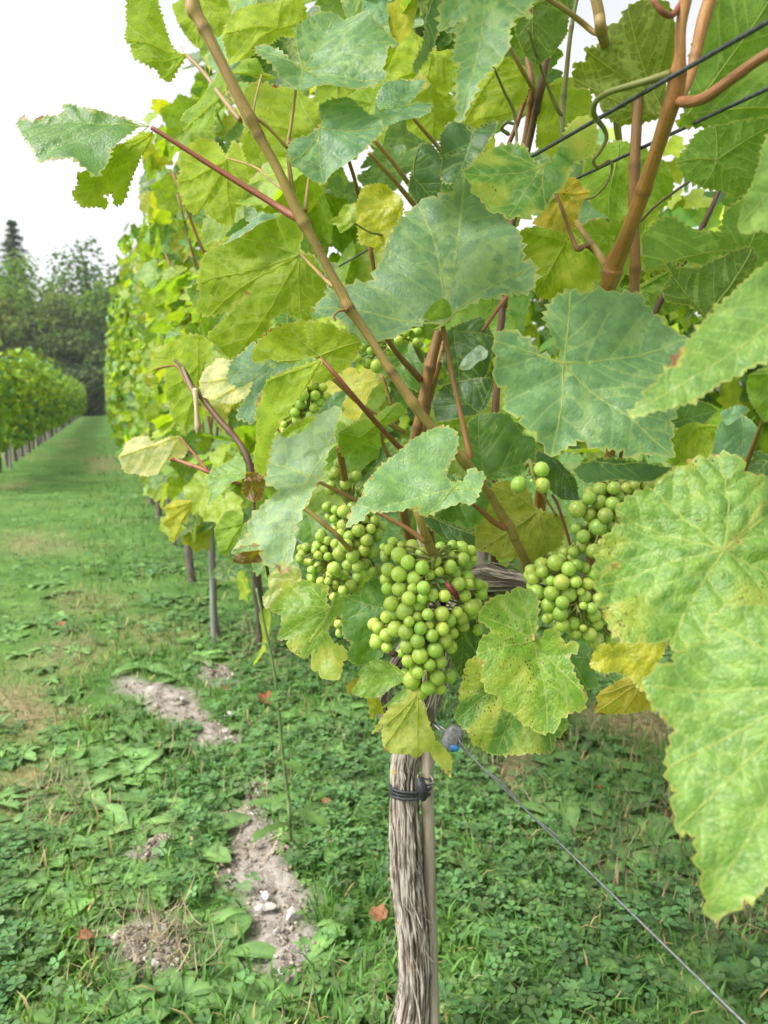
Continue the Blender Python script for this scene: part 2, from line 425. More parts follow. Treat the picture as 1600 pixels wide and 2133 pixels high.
def vein_net(poly, J, tips, S, rng, second=True):
    """main veins from the junction to the lobe tips, side veins off them; 2-D polylines with widths"""
    mains, sides = [], []
    for tp in tips:
        v = tp - J; L = np.linalg.norm(v)
        if L < 0.08 * S: continue
        nrm = np.array([-v[1], v[0]]) / L
        bend = rng.uniform(-0.05, 0.05) * L
        ts = np.linspace(0, 0.97, 12)
        pts = J + ts[:, None] * v + nrm * (np.sin(ts * math.pi) * bend)[:, None]
        ok = inside(poly, pts[1:]); m = 1
        while m < len(pts) and (ok[m - 1] or m <= 2): m += 1
        pts = pts[:m]
        if len(pts) < 3: continue
        mains.append(pts)
    if second:
        allm = [(p[:-1], p[1:]) for p in mains]
        for mi, p in enumerate(mains):
            v = p[-1] - p[0]; L = np.linalg.norm(v); u = v / L; nn = np.array([-u[1], u[0]])
            ns = max(2, int(L / (0.125 * S)))
            for side in (-1, 1):
                for k in range(ns):
                    t = 0.2 + 0.74 * (k + 0.5 * (side > 0) + rng.uniform(-.15, .15)) / ns
                    q0 = p[0] + v * t
                    idx = min(int(t / 0.97 * 11), len(p) - 1); q0 = p[idx]
                    ang = side * R(rng.uniform(40, 60))
                    d = u * math.cos(ang) + nn * math.sin(ang) * 1.0
                    ln = L * 0.62 * (1.0 - 0.55 * t) * rng.uniform(.85, 1.1)
                    ts = np.linspace(0, 1, 8)
                    pts = q0 + ts[:, None] * d * ln + u * (rng.uniform(.16, .34) * ln * ts ** 2)[:, None] + nn * (side * rng.uniform(-.05, .05) * ln * np.sin(ts * 5))[:, None]
                    m = 1
                    ok = inside(poly, pts)
                    others = [np.concatenate(x) for x in zip(*[a for i, a in enumerate(allm) if i != mi])] if len(allm) > 1 else None
                    ds = segdist(pts, others[0], others[1]) if others else np.full(8, 9.)
                    while m < 8 and ok[m] and (m < 2 or ds[m] > 0.018 * S): m += 1
                    if m >= 3: sides.append(pts[:m])
    return mains, sides

def leaf_mesh(name, poly, J, tips, rng, lower=False, curl=0.10, wave=0.09, pillow=0.034, fold=0.0, detail=26, tooth=None, veins=True, fold_dir=None, tooth_amp=1.0):
    poly = np.asarray(poly, dtype=float); J = np.asarray(J, dtype=float)
    S = max(np.ptp(poly[:, 0]), np.ptp(poly[:, 1]))
    tooth = tooth or S * 0.055
    outl = serrate(poly, tooth, S * 0.022 * tooth_amp, rng)
    mains, sides = vein_net(outl, J, tips, S, rng) if len(tips) else ([], [])
    step = S / detail
    lo, hi = outl.min(0), outl.max(0)
    gx, gy = np.meshgrid(np.arange(lo[0], hi[0], step), np.arange(lo[1], hi[1], step * 0.87))
    gx = gx + (np.arange(gx.shape[0]) % 2)[:, None] * step * 0.5
    gp = np.stack([gx.ravel(), gy.ravel()], 1) + rng.uniform(-.12, .12, (gx.size, 2)) * step
    A, B = outl, np.roll(outl, -1, axis=0)
    if len(gp):
        gp = gp[inside(outl, gp)]
    if len(gp):
        gp = gp[segdist(gp, A, B) > step * 0.42]
    vp = []
    for p, sp in [(p, step * .55) for p in mains] + [(p, step * .7) for p in sides]:
        L = np.concatenate([[0], np.cumsum(np.linalg.norm(np.diff(p, axis=0), axis=1))])
        k = max(2, int(L[-1] / sp)); tt = np.linspace(0, L[-1], k)
        vp.append(np.column_stack([np.interp(tt, L, p[:, 0]), np.interp(tt, L, p[:, 1])]))
    if vp:
        vp = np.concatenate(vp); vp = vp[inside(outl, vp)]
    if len(vp):
        vp = vp[segdist(vp, A, B) > step * 0.2]
    if len(vp) and len(gp):
        gp = gp[np.sqrt(((gp[:, None] - vp[None]) ** 2).sum(2)).min(1) > step * .4]
    allp = np.concatenate([x for x in (outl, gp, vp) if len(x)])
    n = len(outl)
    r = delaunay_2d_cdt([Vector(p) for p in allp], [], [list(range(n))], 1, 1e-7)
    v2 = np.array([tuple(v) for v in r[0]]); faces = [tuple(f) for f in r[2]]
    ph = rng.uniform(0, 6.28, 4); sx = rng.uniform(0, 50, 2)
    if mains:
        MA = np.concatenate([p[:-1] for p in mains]); MB = np.concatenate([p[1:] for p in mains])
    if sides:
        SA = np.concatenate([p[:-1] for p in sides]); SB = np.concatenate([p[1:] for p in sides])
    cen = outl.mean(0)
    fd = np.asarray(fold_dir if fold_dir is not None else (1, 0), dtype=float)
    def height(q):
        x = (q - J) / S
        h = -curl * (x ** 2).sum(1) * S
        xc = (q - cen) / S
        h = h + wave * S * ((fbm(xc[:, 0] * 2.3 + sx[0], xc[:, 1] * 2.3 + sx[1], 2) - 0.5) * 2.0)
        rr = np.sqrt((xc ** 2).sum(1)); th = np.arctan2(xc[:, 1], xc[:, 0])
        h = h + wave * S * 0.55 * np.sin(5 * th + ph[0]) * rr ** 2 * 2.0
        h = h + wave * S * 0.3 * np.sin(9 * th + ph[1]) * rr ** 3 * 3.0
        h = h + .0009 * (fbm(q[:, 0] * 85 + sx[1], q[:, 1] * 85 + sx[0], 2) - .5) * 2
        if fold: h = h + fold * np.abs(x @ np.array([-fd[1], fd[0]])) * S
        if lower: pl_ = -pillow
        else: pl_ = pillow
        if mains:
            dv = segdist(q, MA, MB); h = h + pl_ * S * (np.sqrt(1 + (dv / (0.03 * S)) ** 2) - 1) / (np.sqrt(1 + (dv / (0.03 * S)) ** 2) + 1.2)
        if sides:
            dv = segdist(q, SA, SB); h = h + 0.45 * pl_ * S * (1 - np.exp(-(dv / (0.026 * S)) ** 2))
        return h
    hz = height(v2)
    edge = segdist(v2, A, B) / S
    vd = np.clip(segdist(v2, MA, MB) / (0.12 * S), 0, 1) if mains else np.full(len(v2), 0.5)
    sd = np.clip(segdist(v2, SA, SB) / (0.06 * S), 0, 1) if sides else np.full(len(v2), 1.0)
    verts = np.column_stack([v2, hz]); fm = [0] * len(faces)
    uv = v2 * 10
    # winding: make face normals +z, or -z when the underside faces the viewer
    fs = []
    for f in faces:
        a, c, d = v2[f[0]], v2[f[1]], v2[f[2]]
        ccw = (c[0] - a[0]) * (d[1] - a[1]) - (c[1] - a[1]) * (d[0] - a[0]) > 0
        if ccw == lower: f = f[::-1]
        fs.append(f)
    faces = fs
    if veins:
        V, F = [verts], list(faces); base = len(verts); E, D, U, Q = [edge], [vd], [uv], [sd]
        for lst, w0, w1 in ((mains, 0.0115, 0.0040),):
            for p in lst:
                m = len(p); tdir = np.gradient(p, axis=0); tdir /= np.linalg.norm(tdir, axis=1)[:, None] + 1e-12
                nn = np.column_stack([-tdir[:, 1], tdir[:, 0]])
                w = (np.linspace(w0, w1, m) * S * 0.5)[:, None]
                hc = height(p); el, er = p + nn * w, p - nn * w
                up = w[:, 0] * 0.5 + 0.0008
                ring = np.stack([np.column_stack([el, height(el)]), np.column_stack([p, hc + up * (0.75 if not lower else 1.2)]),
                                 np.column_stack([er, height(er)])], 1)
                V.append(ring.reshape(-1, 3)); E.append(np.full(m * 3, .5)); D.append(np.zeros(m * 3)); Q.append(np.ones(m * 3)); U.append(np.repeat(p, 3, axis=0) * 10)
                for i in range(m - 1):
                    for k in range(2):
                        a0, a1 = base + i * 3 + k, base + i * 3 + k + 1
                        F.append((a0, a0 + 3, a1 + 3, a1)); fm.append(1 if lst is mains else 2)
                base += m * 3
        verts = np.concatenate(V); faces = F; edge = np.concatenate(E); vd = np.concatenate(D); sd = np.concatenate(Q); uv = np.concatenate(U)
    me = new_mesh(name, verts, faces, (MLEAF, MVEIN, MVEIN2), fm, uv=uv, attrs={'edge': edge, 'vdist': vd, 'sdist': sd})
    return me

def parse(s):
    pts, tips = [], []
    for t in s.split():
        st = t.endswith('*'); t = t.rstrip('*')
        x, y = t.split(',')
        pts.append((float(x), float(y)))
        if st: tips.append((float(x), float(y)))
    return np.array(pts), tips

PAL = {  # base blade colours (linear); backlight painted into yg and lime, shade into olive
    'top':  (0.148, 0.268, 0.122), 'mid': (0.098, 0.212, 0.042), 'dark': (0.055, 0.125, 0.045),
    'blue': (0.135, 0.255, 0.145), 'yg': (0.205, 0.305, 0.015), 'yel': (0.40, 0.37, 0.030), 'pale': (0.185, 0.31, 0.07),
    'light': (0.175, 0.30, 0.034), 'cream': (0.60, 0.55, 0.36), 'ochre': (0.42, 0.29, 0.05), 'brown': (0.17, 0.062, 0.026), 'lime': (0.265, 0.35, 0.019),
    'olive': (0.12, 0.15, 0.035),
}
def traced_leaf(parent, s, j, d, tilt=(0, 0.25), col='top', lower=False, yel=0.0, spk=0.0, edb=0.0, rug=0.0, name='leaf', label=None, seed=None, **kw):
    """an individual leaf: outline seen from the path, set on its own tilted plane at distance d"""
    pts, tips = parse(s)
    rng = np.random.default_rng(seed if seed is not None else int(pts.sum()) % 9973)
    n = tilt[0] * RT + tilt[1] * UP - FW; n /= np.linalg.norm(n)
    e1 = RT - (RT @ n) * n; e1 /= np.linalg.norm(e1); e2 = np.cross(n, e1)
    c = pts.mean(0); C3 = P(c[0], c[1], d)
    def onplane(p):
        r = ray(*p); t = ((C3 - CAM) @ n) / (r @ n); q = CAM + t * r - C3
        return np.array([q @ e1, q @ e2])
    poly = np.array([onplane(p) for p in pts]); J = onplane(j)
    T = np.array([onplane(p) for p in tips]) if tips else None
    if T is None:
        rad = np.linalg.norm(poly - J, axis=1); idx = []
        for i in np.argsort(-rad):
            a = math.atan2(*(poly[i] - J)[::-1])
            if all(abs((a - b + math.pi) % (2 * math.pi) - math.pi) > R(32) for b in idx) and rad[i] > 0.35 * rad.max():
                idx.append(a)
                T = [poly[i]] if T is None else T + [poly[i]]
            if len(idx) >= 5: break
        T = np.array(T)
    me = leaf_mesh(name, poly - J, np.zeros(2), T - J, rng, lower=lower, **kw)
    W = Matrix.Identity(4); O = C3 + e1 * J[0] + e2 * J[1]
    for i in range(3): W[i][0], W[i][1], W[i][2], W[i][3] = e1[i], e2[i], n[i], O[i]
    o = obj(name, me, parent, mat=W)
    cc = PAL[col] if isinstance(col, str) else col
    k = rng.uniform(0.92, 1.08)
    o.color = (cc[0] * k, cc[1] * k, cc[2] * k, 1)
    o['yel'], o['spk'], o['edb'], o['rug'] = float(yel), float(spk), float(edb), float(rug)
    if label: o['label'] = label
    return o

# template leaves for the rest of the canopy -----------------------------
def template_outline(rng, size):
    tip_a = np.array([0, 52, 104, 150, -52, -104, -150]) + rng.uniform(-6, 6, 7)
    tip_r = np.array([1.0, .93, .76, .62, .93, .76, .62]) * rng.uniform(.93, 1.07, 7)
    ks = [(a, r) for a, r in zip(tip_a, tip_r)]
    ks += [(26 + rng.uniform(-4, 4), rng.uniform(.66, .82)), (-26 + rng.uniform(-4, 4), rng.uniform(.66, .82)),
           (79, rng.uniform(.60, .72)), (-79, rng.uniform(.60, .72)), (128, .58), (-128, .58), (168, .42), (-168, .42), (178, .1), (-178, .1)]
    ks.sort()
    pts = np.array([(math.sin(R(a)) * r, math.cos(R(a)) * r) for a, r in ks]) * size
    tips = np.array([(math.sin(R(a)) * r, math.cos(R(a)) * r) for a, r in zip(tip_a[[0, 1, 2, 4, 5]], tip_r[[0, 1, 2, 4, 5]])]) * size
    return pts, tips
TEMPL = []
for i in range(9):
    rg = np.random.default_rng(100 + i)
    pts, tips = template_outline(rg, 0.078)
    TEMPL.append(leaf_mesh('leaf', pts, (0, 0), tips, rg, curl=rg.uniform(-.12, .22), wave=rg.uniform(.05, .1), fold=rg.uniform(0, .35), fold_dir=(0, 1), detail=15, tooth=0.011))
def leaf_basis(n, down):
    n = n / np.linalg.norm(n)
    y = down - (down @ n) * n
    if np.linalg.norm(y) < 1e-4: y = np.cross(n, [1, 0, 0])
    y /= np.linalg.norm(y); x = np.cross(y, n)
    return x, y, n
LEAFCOLS = ['mid', 'mid', 'yg', 'yg', 'lime', 'light', 'top', 'blue', 'dark', 'yel', 'yg', 'light']
def place_leaf(parent, pos, n, down, scale, rng, cols=None, name='leaf'):
    x, y, n = leaf_basis(np.asarray(n, float), np.asarray(down, float))
    W = Matrix.Identity(4)
    for i in range(3): W[i][0], W[i][1], W[i][2], W[i][3] = x[i] * scale, y[i] * scale, n[i] * scale, pos[i]
    o = obj(name, TEMPL[rng.integers(len(TEMPL))], parent, mat=W)
    cc = PAL[(cols or LEAFCOLS)[rng.integers(len(cols or LEAFCOLS))]]
    k = rng.uniform(.8, 1.2)
    o.color = (cc[0] * k, cc[1] * k, cc[2] * k, 1)
    o['yel'] = float(rng.choice([0, 0, .1, .25])); o['spk'] = float(rng.choice([0, 0, .3])); o['edb'] = float(rng.choice([0, 0, .2, .5])); o['rug'] = float(rng.uniform(0, .3))
    return o

# ---------------------------------------------------------------- tubes
def catmull(p, m=6):
    p = np.asarray(p, float)
    if len(p) < 3: return np.array([p[0] + (p[-1] - p[0]) * t for t in np.linspace(0, 1, m + 1)])
    q = np.vstack([2 * p[0] - p[1], p, 2 * p[-1] - p[-2]]); out = []
    for i in range(1, len(q) - 2):
        for t in np.linspace(0, 1, m, endpoint=False):
            a, b, c, d = q[i - 1], q[i], q[i + 1], q[i + 2]
            out.append(0.5 * (2 * b + (c - a) * t + (2 * a - 5 * b + 4 * c - d) * t * t + (3 * b - a - 3 * c + d) * t ** 3))
    out.append(q[-2]); return np.array(out)
def tube_arrays(pts, rad, seg=10, cap=True, flute=0.0, rng=None):
    pts = np.asarray(pts, float); rad = np.asarray(rad, float)
    t = np.gradient(pts, axis=0); t /= np.linalg.norm(t, axis=1)[:, None] + 1e-12
    u = np.cross(t[0], [0.3, 0.9, 0.2]); u /= np.linalg.norm(u)
    V, UV = [], []; L = 0
    for i in range(len(pts)):
        u = u - (u @ t[i]) * t[i]; u /= np.linalg.norm(u); w = np.cross(t[i], u)
        if i: L += np.linalg.norm(pts[i] - pts[i - 1])
        for k in range(seg):
            a = 2 * math.pi * k / seg
            r = rad[i] * (1 + flute * math.sin(a * 5 + i * .05))
            V.append(pts[i] + r * (math.cos(a) * u + math.sin(a) * w)); UV.append((k / seg, L * 10))
    F = []
    for i in range(len(pts) - 1):
        for k in range(seg):
            k2 = (k + 1) % seg
            F.append((i * seg + k, i * seg + k2, (i + 1) * seg + k2, (i + 1) * seg + k))
    if cap:
        F.append(tuple(range(seg))[::-1]); F.append(tuple((len(pts) - 1) * seg + k for k in range(seg)))
    return V, F, UV
THIN = {'cane': .65, 'petiole': .74}
def px_tube(name, spec, parent, mat_, color=(0.3, 0.2, 0.08), seg=10, nodes=True, flute=0.03, sub=6):
    """spec rows: pixel x, y, distance, width in pixels -> a round stem at its real place and thickness"""
    spec = np.asarray(spec, float)
    p = np.array([P(a, b, d) for a, b, d, w in spec]); r = spec[:, 3] * 0.5 * spec[:, 2] / FPX * THIN.get(name, 1.0)
    if name == 'cane': sub = 14
    q = catmull(np.column_stack([p, r]), sub)
    node = np.zeros(len(q))
    if name == 'cane':                    # swollen joints every few centimetres
        L = np.concatenate([[0], np.cumsum(np.linalg.norm(np.diff(q[:, :3], axis=0), axis=1))])
        rg = np.random.default_rng(int(spec[0, 0]) + 7); s = rg.uniform(.03, .06)
        while s < L[-1]:
            g = np.exp(-((L - s) / .0042) ** 2); q[:, 3] *= 1 + .15 * g
            node = np.maximum(node, np.exp(-((L - s - .001) / .0024) ** 2) * rg.uniform(.5, 1)); s += rg.uniform(.055, .085)
        q[:, :3] += ((fbm(L * 30 + spec[0, 0], L * 0 + 1, 2) - .5) * .0016)[:, None]
    V, F, UV = tube_arrays(q[:, :3], np.maximum(q[:, 3], 0.0004), seg, True, flute)
    o3 = q[0, :3]
    me = new_mesh(name, np.array(V) - o3, F, (mat_,), uv=UV, attrs={'node': np.repeat(node, seg)})
    o = obj(name, me, parent, loc=o3); o.color = (*color, 1)
    return o
def w_tube(name, pts, rad, parent, mat_, color=(0.3, 0.2, 0.08), seg=8, sub=5):
    q = catmull(np.column_stack([np.asarray(pts, float), np.asarray(rad, float)]), sub)
    V, F, UV = tube_arrays(q[:, :3], q[:, 3], seg)
    o3 = q[0, :3]
    o = obj(name, new_mesh(name, np.array(V) - o3, F, (mat_,), uv=UV), parent, loc=o3); o.color = (*color, 1)
    return o

# ================================================================ the ground
SOIL_PX = [  # bare chalky soil, seen from the path
    [(255, 1405), (330, 1420), (395, 1440), (420, 1490), (500, 1510), (510, 1560), (450, 1545), (370, 1500), (300, 1455), (250, 1440)],
    [(425, 1700), (520, 1690), (610, 1710), (630, 1790), (600, 1830), (640, 1880), (660, 1950), (620, 1985), (640, 2050), (600, 2100), (540, 2080), (500, 1960), (500, 1880), (465, 1830), (480, 1760)],
    [(300, 1745), (360, 1740), (390, 1790), (330, 1805), (290, 1780)],
    [(200, 1950), (300, 1930), (400, 1960), (410, 2030), (320, 2040), (250, 2010)],
    [(510, 1640), (570, 1600), (600, 1650), (560, 1690), (510, 1680)],
    [(430, 1390), (470, 1380), (480, 1410), (440, 1420)],
]
DRY_PX = [  # straw-coloured mown patches
    [(0, 1430), (60, 1440), (90, 1480), (40, 1520), (0, 1510)], [(120, 1240), (210, 1245), (200, 1270), (130, 1265)],
    [(0, 1120), (130, 1110), (150, 1140), (0, 1160)], [(90, 1620), (170, 1640), (150, 1720), (80, 1690)],
    [(1220, 1770), (1330, 1780), (1350, 1840), (1260, 1870), (1210, 1820)], [(1310, 1690), (1420, 1680), (1440, 1740), (1340, 1750)],
    [(1420, 1900), (1600, 1880), (1620, 2000), (1480, 1990)], [(1180, 1480), (1400, 1470), (1430, 1560), (1200, 1550)],
    [(970, 1560), (1100, 1580), (1080, 1660), (1000, 1650)], [(180, 950), (240, 955), (240, 985), (190, 980)], [(100, 1340), (200, 1330), (210, 1380), (110, 1385)],
]
def gpoly(lst): return [np.array([G(x, y)[:2] for x, y in p]) for p in lst]
SOIL, DRY = gpoly(SOIL_PX), gpoly(DRY_PX)
def pmask(polys, xy, soft):
    m = np.zeros(len(xy))
    for p in polys:
        ins = inside(p, xy); dd = segdist(xy, p, np.roll(p, -1, axis=0))
        m = np.maximum(m, np.clip(np.where(ins, 0.5 + dd / soft, 0.5 - dd / soft), 0, 1))
    return m
def gz(x, y):
    r = np.hypot(x, y)
    return (fbm(x * 1.1 + 5, y * 1.1 + 3, 3) - .5) * 0.05 * np.clip(1 - r / 40, 0.2, 1)
def soil_at(xy):
    w = np.column_stack([fbm(xy[:, 0] * 9, xy[:, 1] * 9, 3) - .5, fbm(xy[:, 0] * 9 + 40, xy[:, 1] * 9 + 7, 3) - .5])
    return pmask(SOIL, xy + w * 0.14, 0.06)
def dry_at(xy):
    w = np.column_stack([fbm(xy[:, 0] * 5, xy[:, 1] * 5, 3) - .5, fbm(xy[:, 0] * 5 + 40, xy[:, 1] * 5 + 7, 3) - .5])
    m = pmask(DRY, xy + w * 0.45, 0.34) * np.where(xy[:, 1] > 3, .5, 1.0)
    big = fbm(xy[:, 0] * .9 + 11, xy[:, 1] * .9 + 4, 3)
    return np.maximum(m, np.clip((big - .66) * 4, 0, .4))
def ground_material():
    m, nt, out = mat('ground_cover'); b = NB(nt)
    pos = b.n('ShaderNodeNewGeometry').outputs['Position']
    soil, dry = b.attr('soil'), b.attr('dry')
    n1, n2, n3 = b.noise(pos, 3.0, 5), b.noise(pos, 34.0, 5, 0.65), b.noise(pos, 0.45, 3)
    turf = b.mix(b.ramp(n1, 0.3, 0.7), (0.072, 0.160, 0.036), (0.130, 0.240, 0.058))
    turf = b.mix(b.ramp(n2, 0.5, 0.8, 0.0, 0.5), turf, (0.045, 0.055, 0.022))
    turf = b.mix(b.ramp(b.noise(pos, 11.0, 4, 0.7), 0.42, 0.62, 0.35, 0.0), turf, (0.035, 0.085, 0.020))
    turf = b.mix(b.ramp(n3, 0.5, 0.72, 0.0, 0.35), turf, (0.20, 0.19, 0.075))
    straw = b.mix(b.ramp(n2, 0.35, 0.65), (0.16, 0.105, 0.058), (0.40, 0.31, 0.18))
    col = b.mix(dry, turf, straw)
    s = b.mix(b.ramp(n2, 0.3, 0.66), (0.185, 0.155, 0.13), (0.35, 0.315, 0.28))
    s = b.mix(b.ramp(b.noise(pos, 160.0, 3), 0.55, 0.75), s, (0.50, 0.45, 0.40))
    col = b.mix(soil, col, s)
    h = b.math('ADD', b.math('MULTIPLY', n2, 1.0), b.math('MULTIPLY', b.noise(pos, 150.0, 3), 0.5))
    b.link(b.princ(col, 0.95, 0.1, b.bump(h, 0.8, 0.012)), out.inputs[0]); return m
MGROUND = ground_material()
def ground_sheet():
    xs = np.concatenate([-np.geomspace(150, 2.7, 26)[:-1], np.arange(-2.7, 2.9, 0.022), np.geomspace(2.9, 150, 26)])
    ys = np.concatenate([-np.geomspace(40, 0.2, 12), np.arange(0.0, 4.6, 0.022), np.geomspace(4.62, 190, 60)])
    X, Y = np.meshgrid(xs, ys)
    xy = np.column_stack([X.ravel(), Y.ravel()])
    near = (np.abs(xy[:, 0]) < 3) & (xy[:, 1] > -.1) & (xy[:, 1] < 6)
    soil = np.zeros(len(xy)); soil[near] = soil_at(xy[near])
    dry = np.zeros(len(xy)); nd = (np.abs(xy[:, 0]) < 6) & (xy[:, 1] < 25); dry[nd] = dry_at(xy[nd])
    z = gz(xy[:, 0], xy[:, 1])
    clod = (np.abs(fbm(xy[:, 0] * 16, xy[:, 1] * 16, 3) - .5) * 2) ** .8 * 0.035 + (fbm(xy[:, 0] * 45, xy[:, 1] * 45, 2) - .5) * 0.014
    z = z + soil * (clod - 0.004)
    w, h = len(xs), len(ys)
    idx = np.arange(w * h).reshape(h, w)
    q = np.stack([idx[:-1, :-1], idx[:-1, 1:], idx[1:, 1:], idx[1:, :-1]], -1).reshape(-1, 4)
    me = big_mesh('ground', np.column_stack([xy, z]), [q], MGROUND, smooth=True)
    for k, v in (('soil', soil), ('dry', dry)):
        a = me.attributes.new(k, 'FLOAT', 'POINT'); a.data.foreach_set('value', v.astype(np.float32))
    o = obj('ground', me); tag(o, 'grassy vineyard ground with bare chalky patches beside the vine row', 'ground', kind='structure')
ground_sheet()

def polar(n, r0, r1, spread=46, rng=RNG):
    """random ground spots in front of the path, thinning with distance"""
    r = np.exp(rng.uniform(math.log(r0), math.log(r1), n)); a = YAW + np.radians(rng.uniform(-spread, spread, n))
    return np.column_stack([r * np.sin(a), r * np.cos(a)])
def instance_soup(T, Fs, Rm, pos, sc, col, shade=None):
    """T (m,3) template verts, Fs list of (f,k) faces, Rm (n,3,3), pos (n,3), sc (n,)"""
    n, m = len(pos), len(T)
    V = np.einsum('nij,mj->nmi', Rm, T) * sc[:, None, None] + pos[:, None, :]
    polys = [(f[None] + (np.arange(n) * m)[:, None, None]).reshape(-1, f.shape[1]) for f in Fs]
    C = np.repeat(col[:, None, :], m, axis=1)
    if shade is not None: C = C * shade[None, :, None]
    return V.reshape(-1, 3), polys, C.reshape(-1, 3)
def merge(parts):
    V, PL, C, off = [], {}, [], 0
    for v, p, c in parts:
        V.append(v); C.append(c)
        for q in p: PL.setdefault(q.shape[1], []).append(q + off)
        off += len(v)
    return np.concatenate(V), [np.concatenate(x) for x in PL.values()], np.concatenate(C)
def rotz(a):
    c, s = np.cos(a), np.sin(a); Z = np.zeros_like(a); O = np.ones_like(a)
    return np.stack([np.stack([c, -s, Z], -1), np.stack([s, c, Z], -1), np.stack([Z, Z, O], -1)], -2)
def rotx(a):
    c, s = np.cos(a), np.sin(a); Z = np.zeros_like(a); O = np.ones_like(a)
    return np.stack([np.stack([O, Z, Z], -1), np.stack([Z, c, -s], -1), np.stack([Z, s, c], -1)], -2)

def blade_template(bend):
    ys = np.array([0, .35, .7]); w = np.array([.055, .05, .034])
    T = []
    for t, ww in zip(ys, w): T += [(-ww, bend * t * t, t), (ww, bend * t * t, t)]
    T.append((0, bend * 1.0, .97 - .25 * bend))
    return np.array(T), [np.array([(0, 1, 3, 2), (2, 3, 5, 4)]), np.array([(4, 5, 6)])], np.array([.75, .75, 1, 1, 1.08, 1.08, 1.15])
def grass():
    parts = []
    for bend, n in ((.25, 42000), (.6, 48000), (1.0, 42000)):
        T, Fs, sh = blade_template(bend)
        xy = polar(n, 0.55, 22)
        s, d = np.zeros(len(xy)), dry_at(xy)
        nr = np.hypot(xy[:, 0], xy[:, 1]) < 7; s[nr] = soil_at(xy[nr])
        tuft = fbm(xy[:, 0] * 5 + 3, xy[:, 1] * 5, 2)
        keep = (RNG.random(len(xy)) > s * 1.25) & (RNG.random(len(xy)) < .25 + 1.5 * np.clip(tuft - .28, 0, 1)) & (RNG.random(len(xy)) > d * .55)
        xy = xy[keep]; d = d[keep]; r = np.hypot(xy[:, 0], xy[:, 1]); n = len(xy)
        pos = np.column_stack([xy, gz(xy[:, 0], xy[:, 1]) - .003])
        sc = RNG.uniform(.022, .062, n) * (1 + .18 * np.clip(r - 3, 0, 12)) ** .5
        sc *= np.where(xy[:, 0] < -0.2, .62, 1.0)
        Rm = rotz(RNG.uniform(0, 6.28, n)) @ rotx(RNG.normal(0, .3, n))
        g = np.array([.10, .22, .048]) * RNG.uniform(.65, 1.35, (n, 1)) * np.array([1, 1, 1]) + RNG.uniform(-.012, .02, (n, 1)) * np.array([1, .6, 0])
        g = np.where((xy[:, 0] < -.05)[:, None], g * np.array([1.3, 1.15, 1.05]), g)
        st = np.array([.40, .32, .16]) * RNG.uniform(.7, 1.2, (n, 1))
        isdry = (RNG.random(n) < .06 + .7 * d)[:, None]
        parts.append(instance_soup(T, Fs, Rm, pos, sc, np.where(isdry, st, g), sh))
    v, p, c = merge(parts)
    o = obj('grass', big_mesh('grass', v, p, MGRASS, c)); tag(o, 'short green grass growing over the alley and under the vines', 'grass', kind='stuff')
grass()
def clover():
    L = []
    prof = [(0, 0), (.30, .25), (.42, .62), (.26, .95), (0, .84), (-.26, .95), (-.42, .62), (-.30, .25)]
    T, F = [], []
    for k in range(3):
        a = k * 2.094; b0 = len(T)
        for x, y in prof:
            y2 = y + .06; z = .10 * y2 + .22 * abs(x)
            T.append((x * math.cos(a) - y2 * math.sin(a), x * math.sin(a) + y2 * math.cos(a), z))
        F.append([b0, b0 + 1, b0 + 2, b0 + 3, b0 + 4]); F.append([b0, b0 + 4, b0 + 5, b0 + 6, b0 + 7])
    T = np.array(T); Fs = [np.array(F)]
    n = 42000
    xy = polar(n, 0.55, 9)
    cl = fbm(xy[:, 0] * 2.6 + 8, xy[:, 1] * 2.6 + 1, 3)
    s, d = soil_at(xy), dry_at(xy)
    keep = (RNG.random(n) < np.clip((cl - .42) * 6, .05, 1)) & (RNG.random(n) > s * 1.12) & (RNG.random(n) > d * .8) & (RNG.random(n) < np.where((xy[:, 0] < .1) & (xy[:, 1] > 1.9), .4, 1.0))
    xy = xy[keep]; n = len(xy); r = np.hypot(xy[:, 0], xy[:, 1])
    pos = np.column_stack([xy, gz(xy[:, 0], xy[:, 1]) + RNG.uniform(.006, .045, n)])
    sc = RNG.uniform(.0095, .0195, n) * (1 + .12 * np.clip(r - 2.5, 0, 8))
    Rm = rotz(RNG.uniform(0, 6.28, n)) @ rotx(RNG.normal(0, .35, n))
    col = np.array([.078, .188, .066]) * RNG.uniform(.55, 1.45, (n, 1)) + RNG.uniform(0, .05, (n, 1)) * np.array([1, .8, .3])
    v, p, c = instance_soup(T, Fs, Rm, pos, sc, col)
    o = obj('clover', big_mesh('clover', v, p, MCLOVER, c)); tag(o, 'dense patches of small three-leaved clover in the grass', 'clover', kind='stuff')
clover()

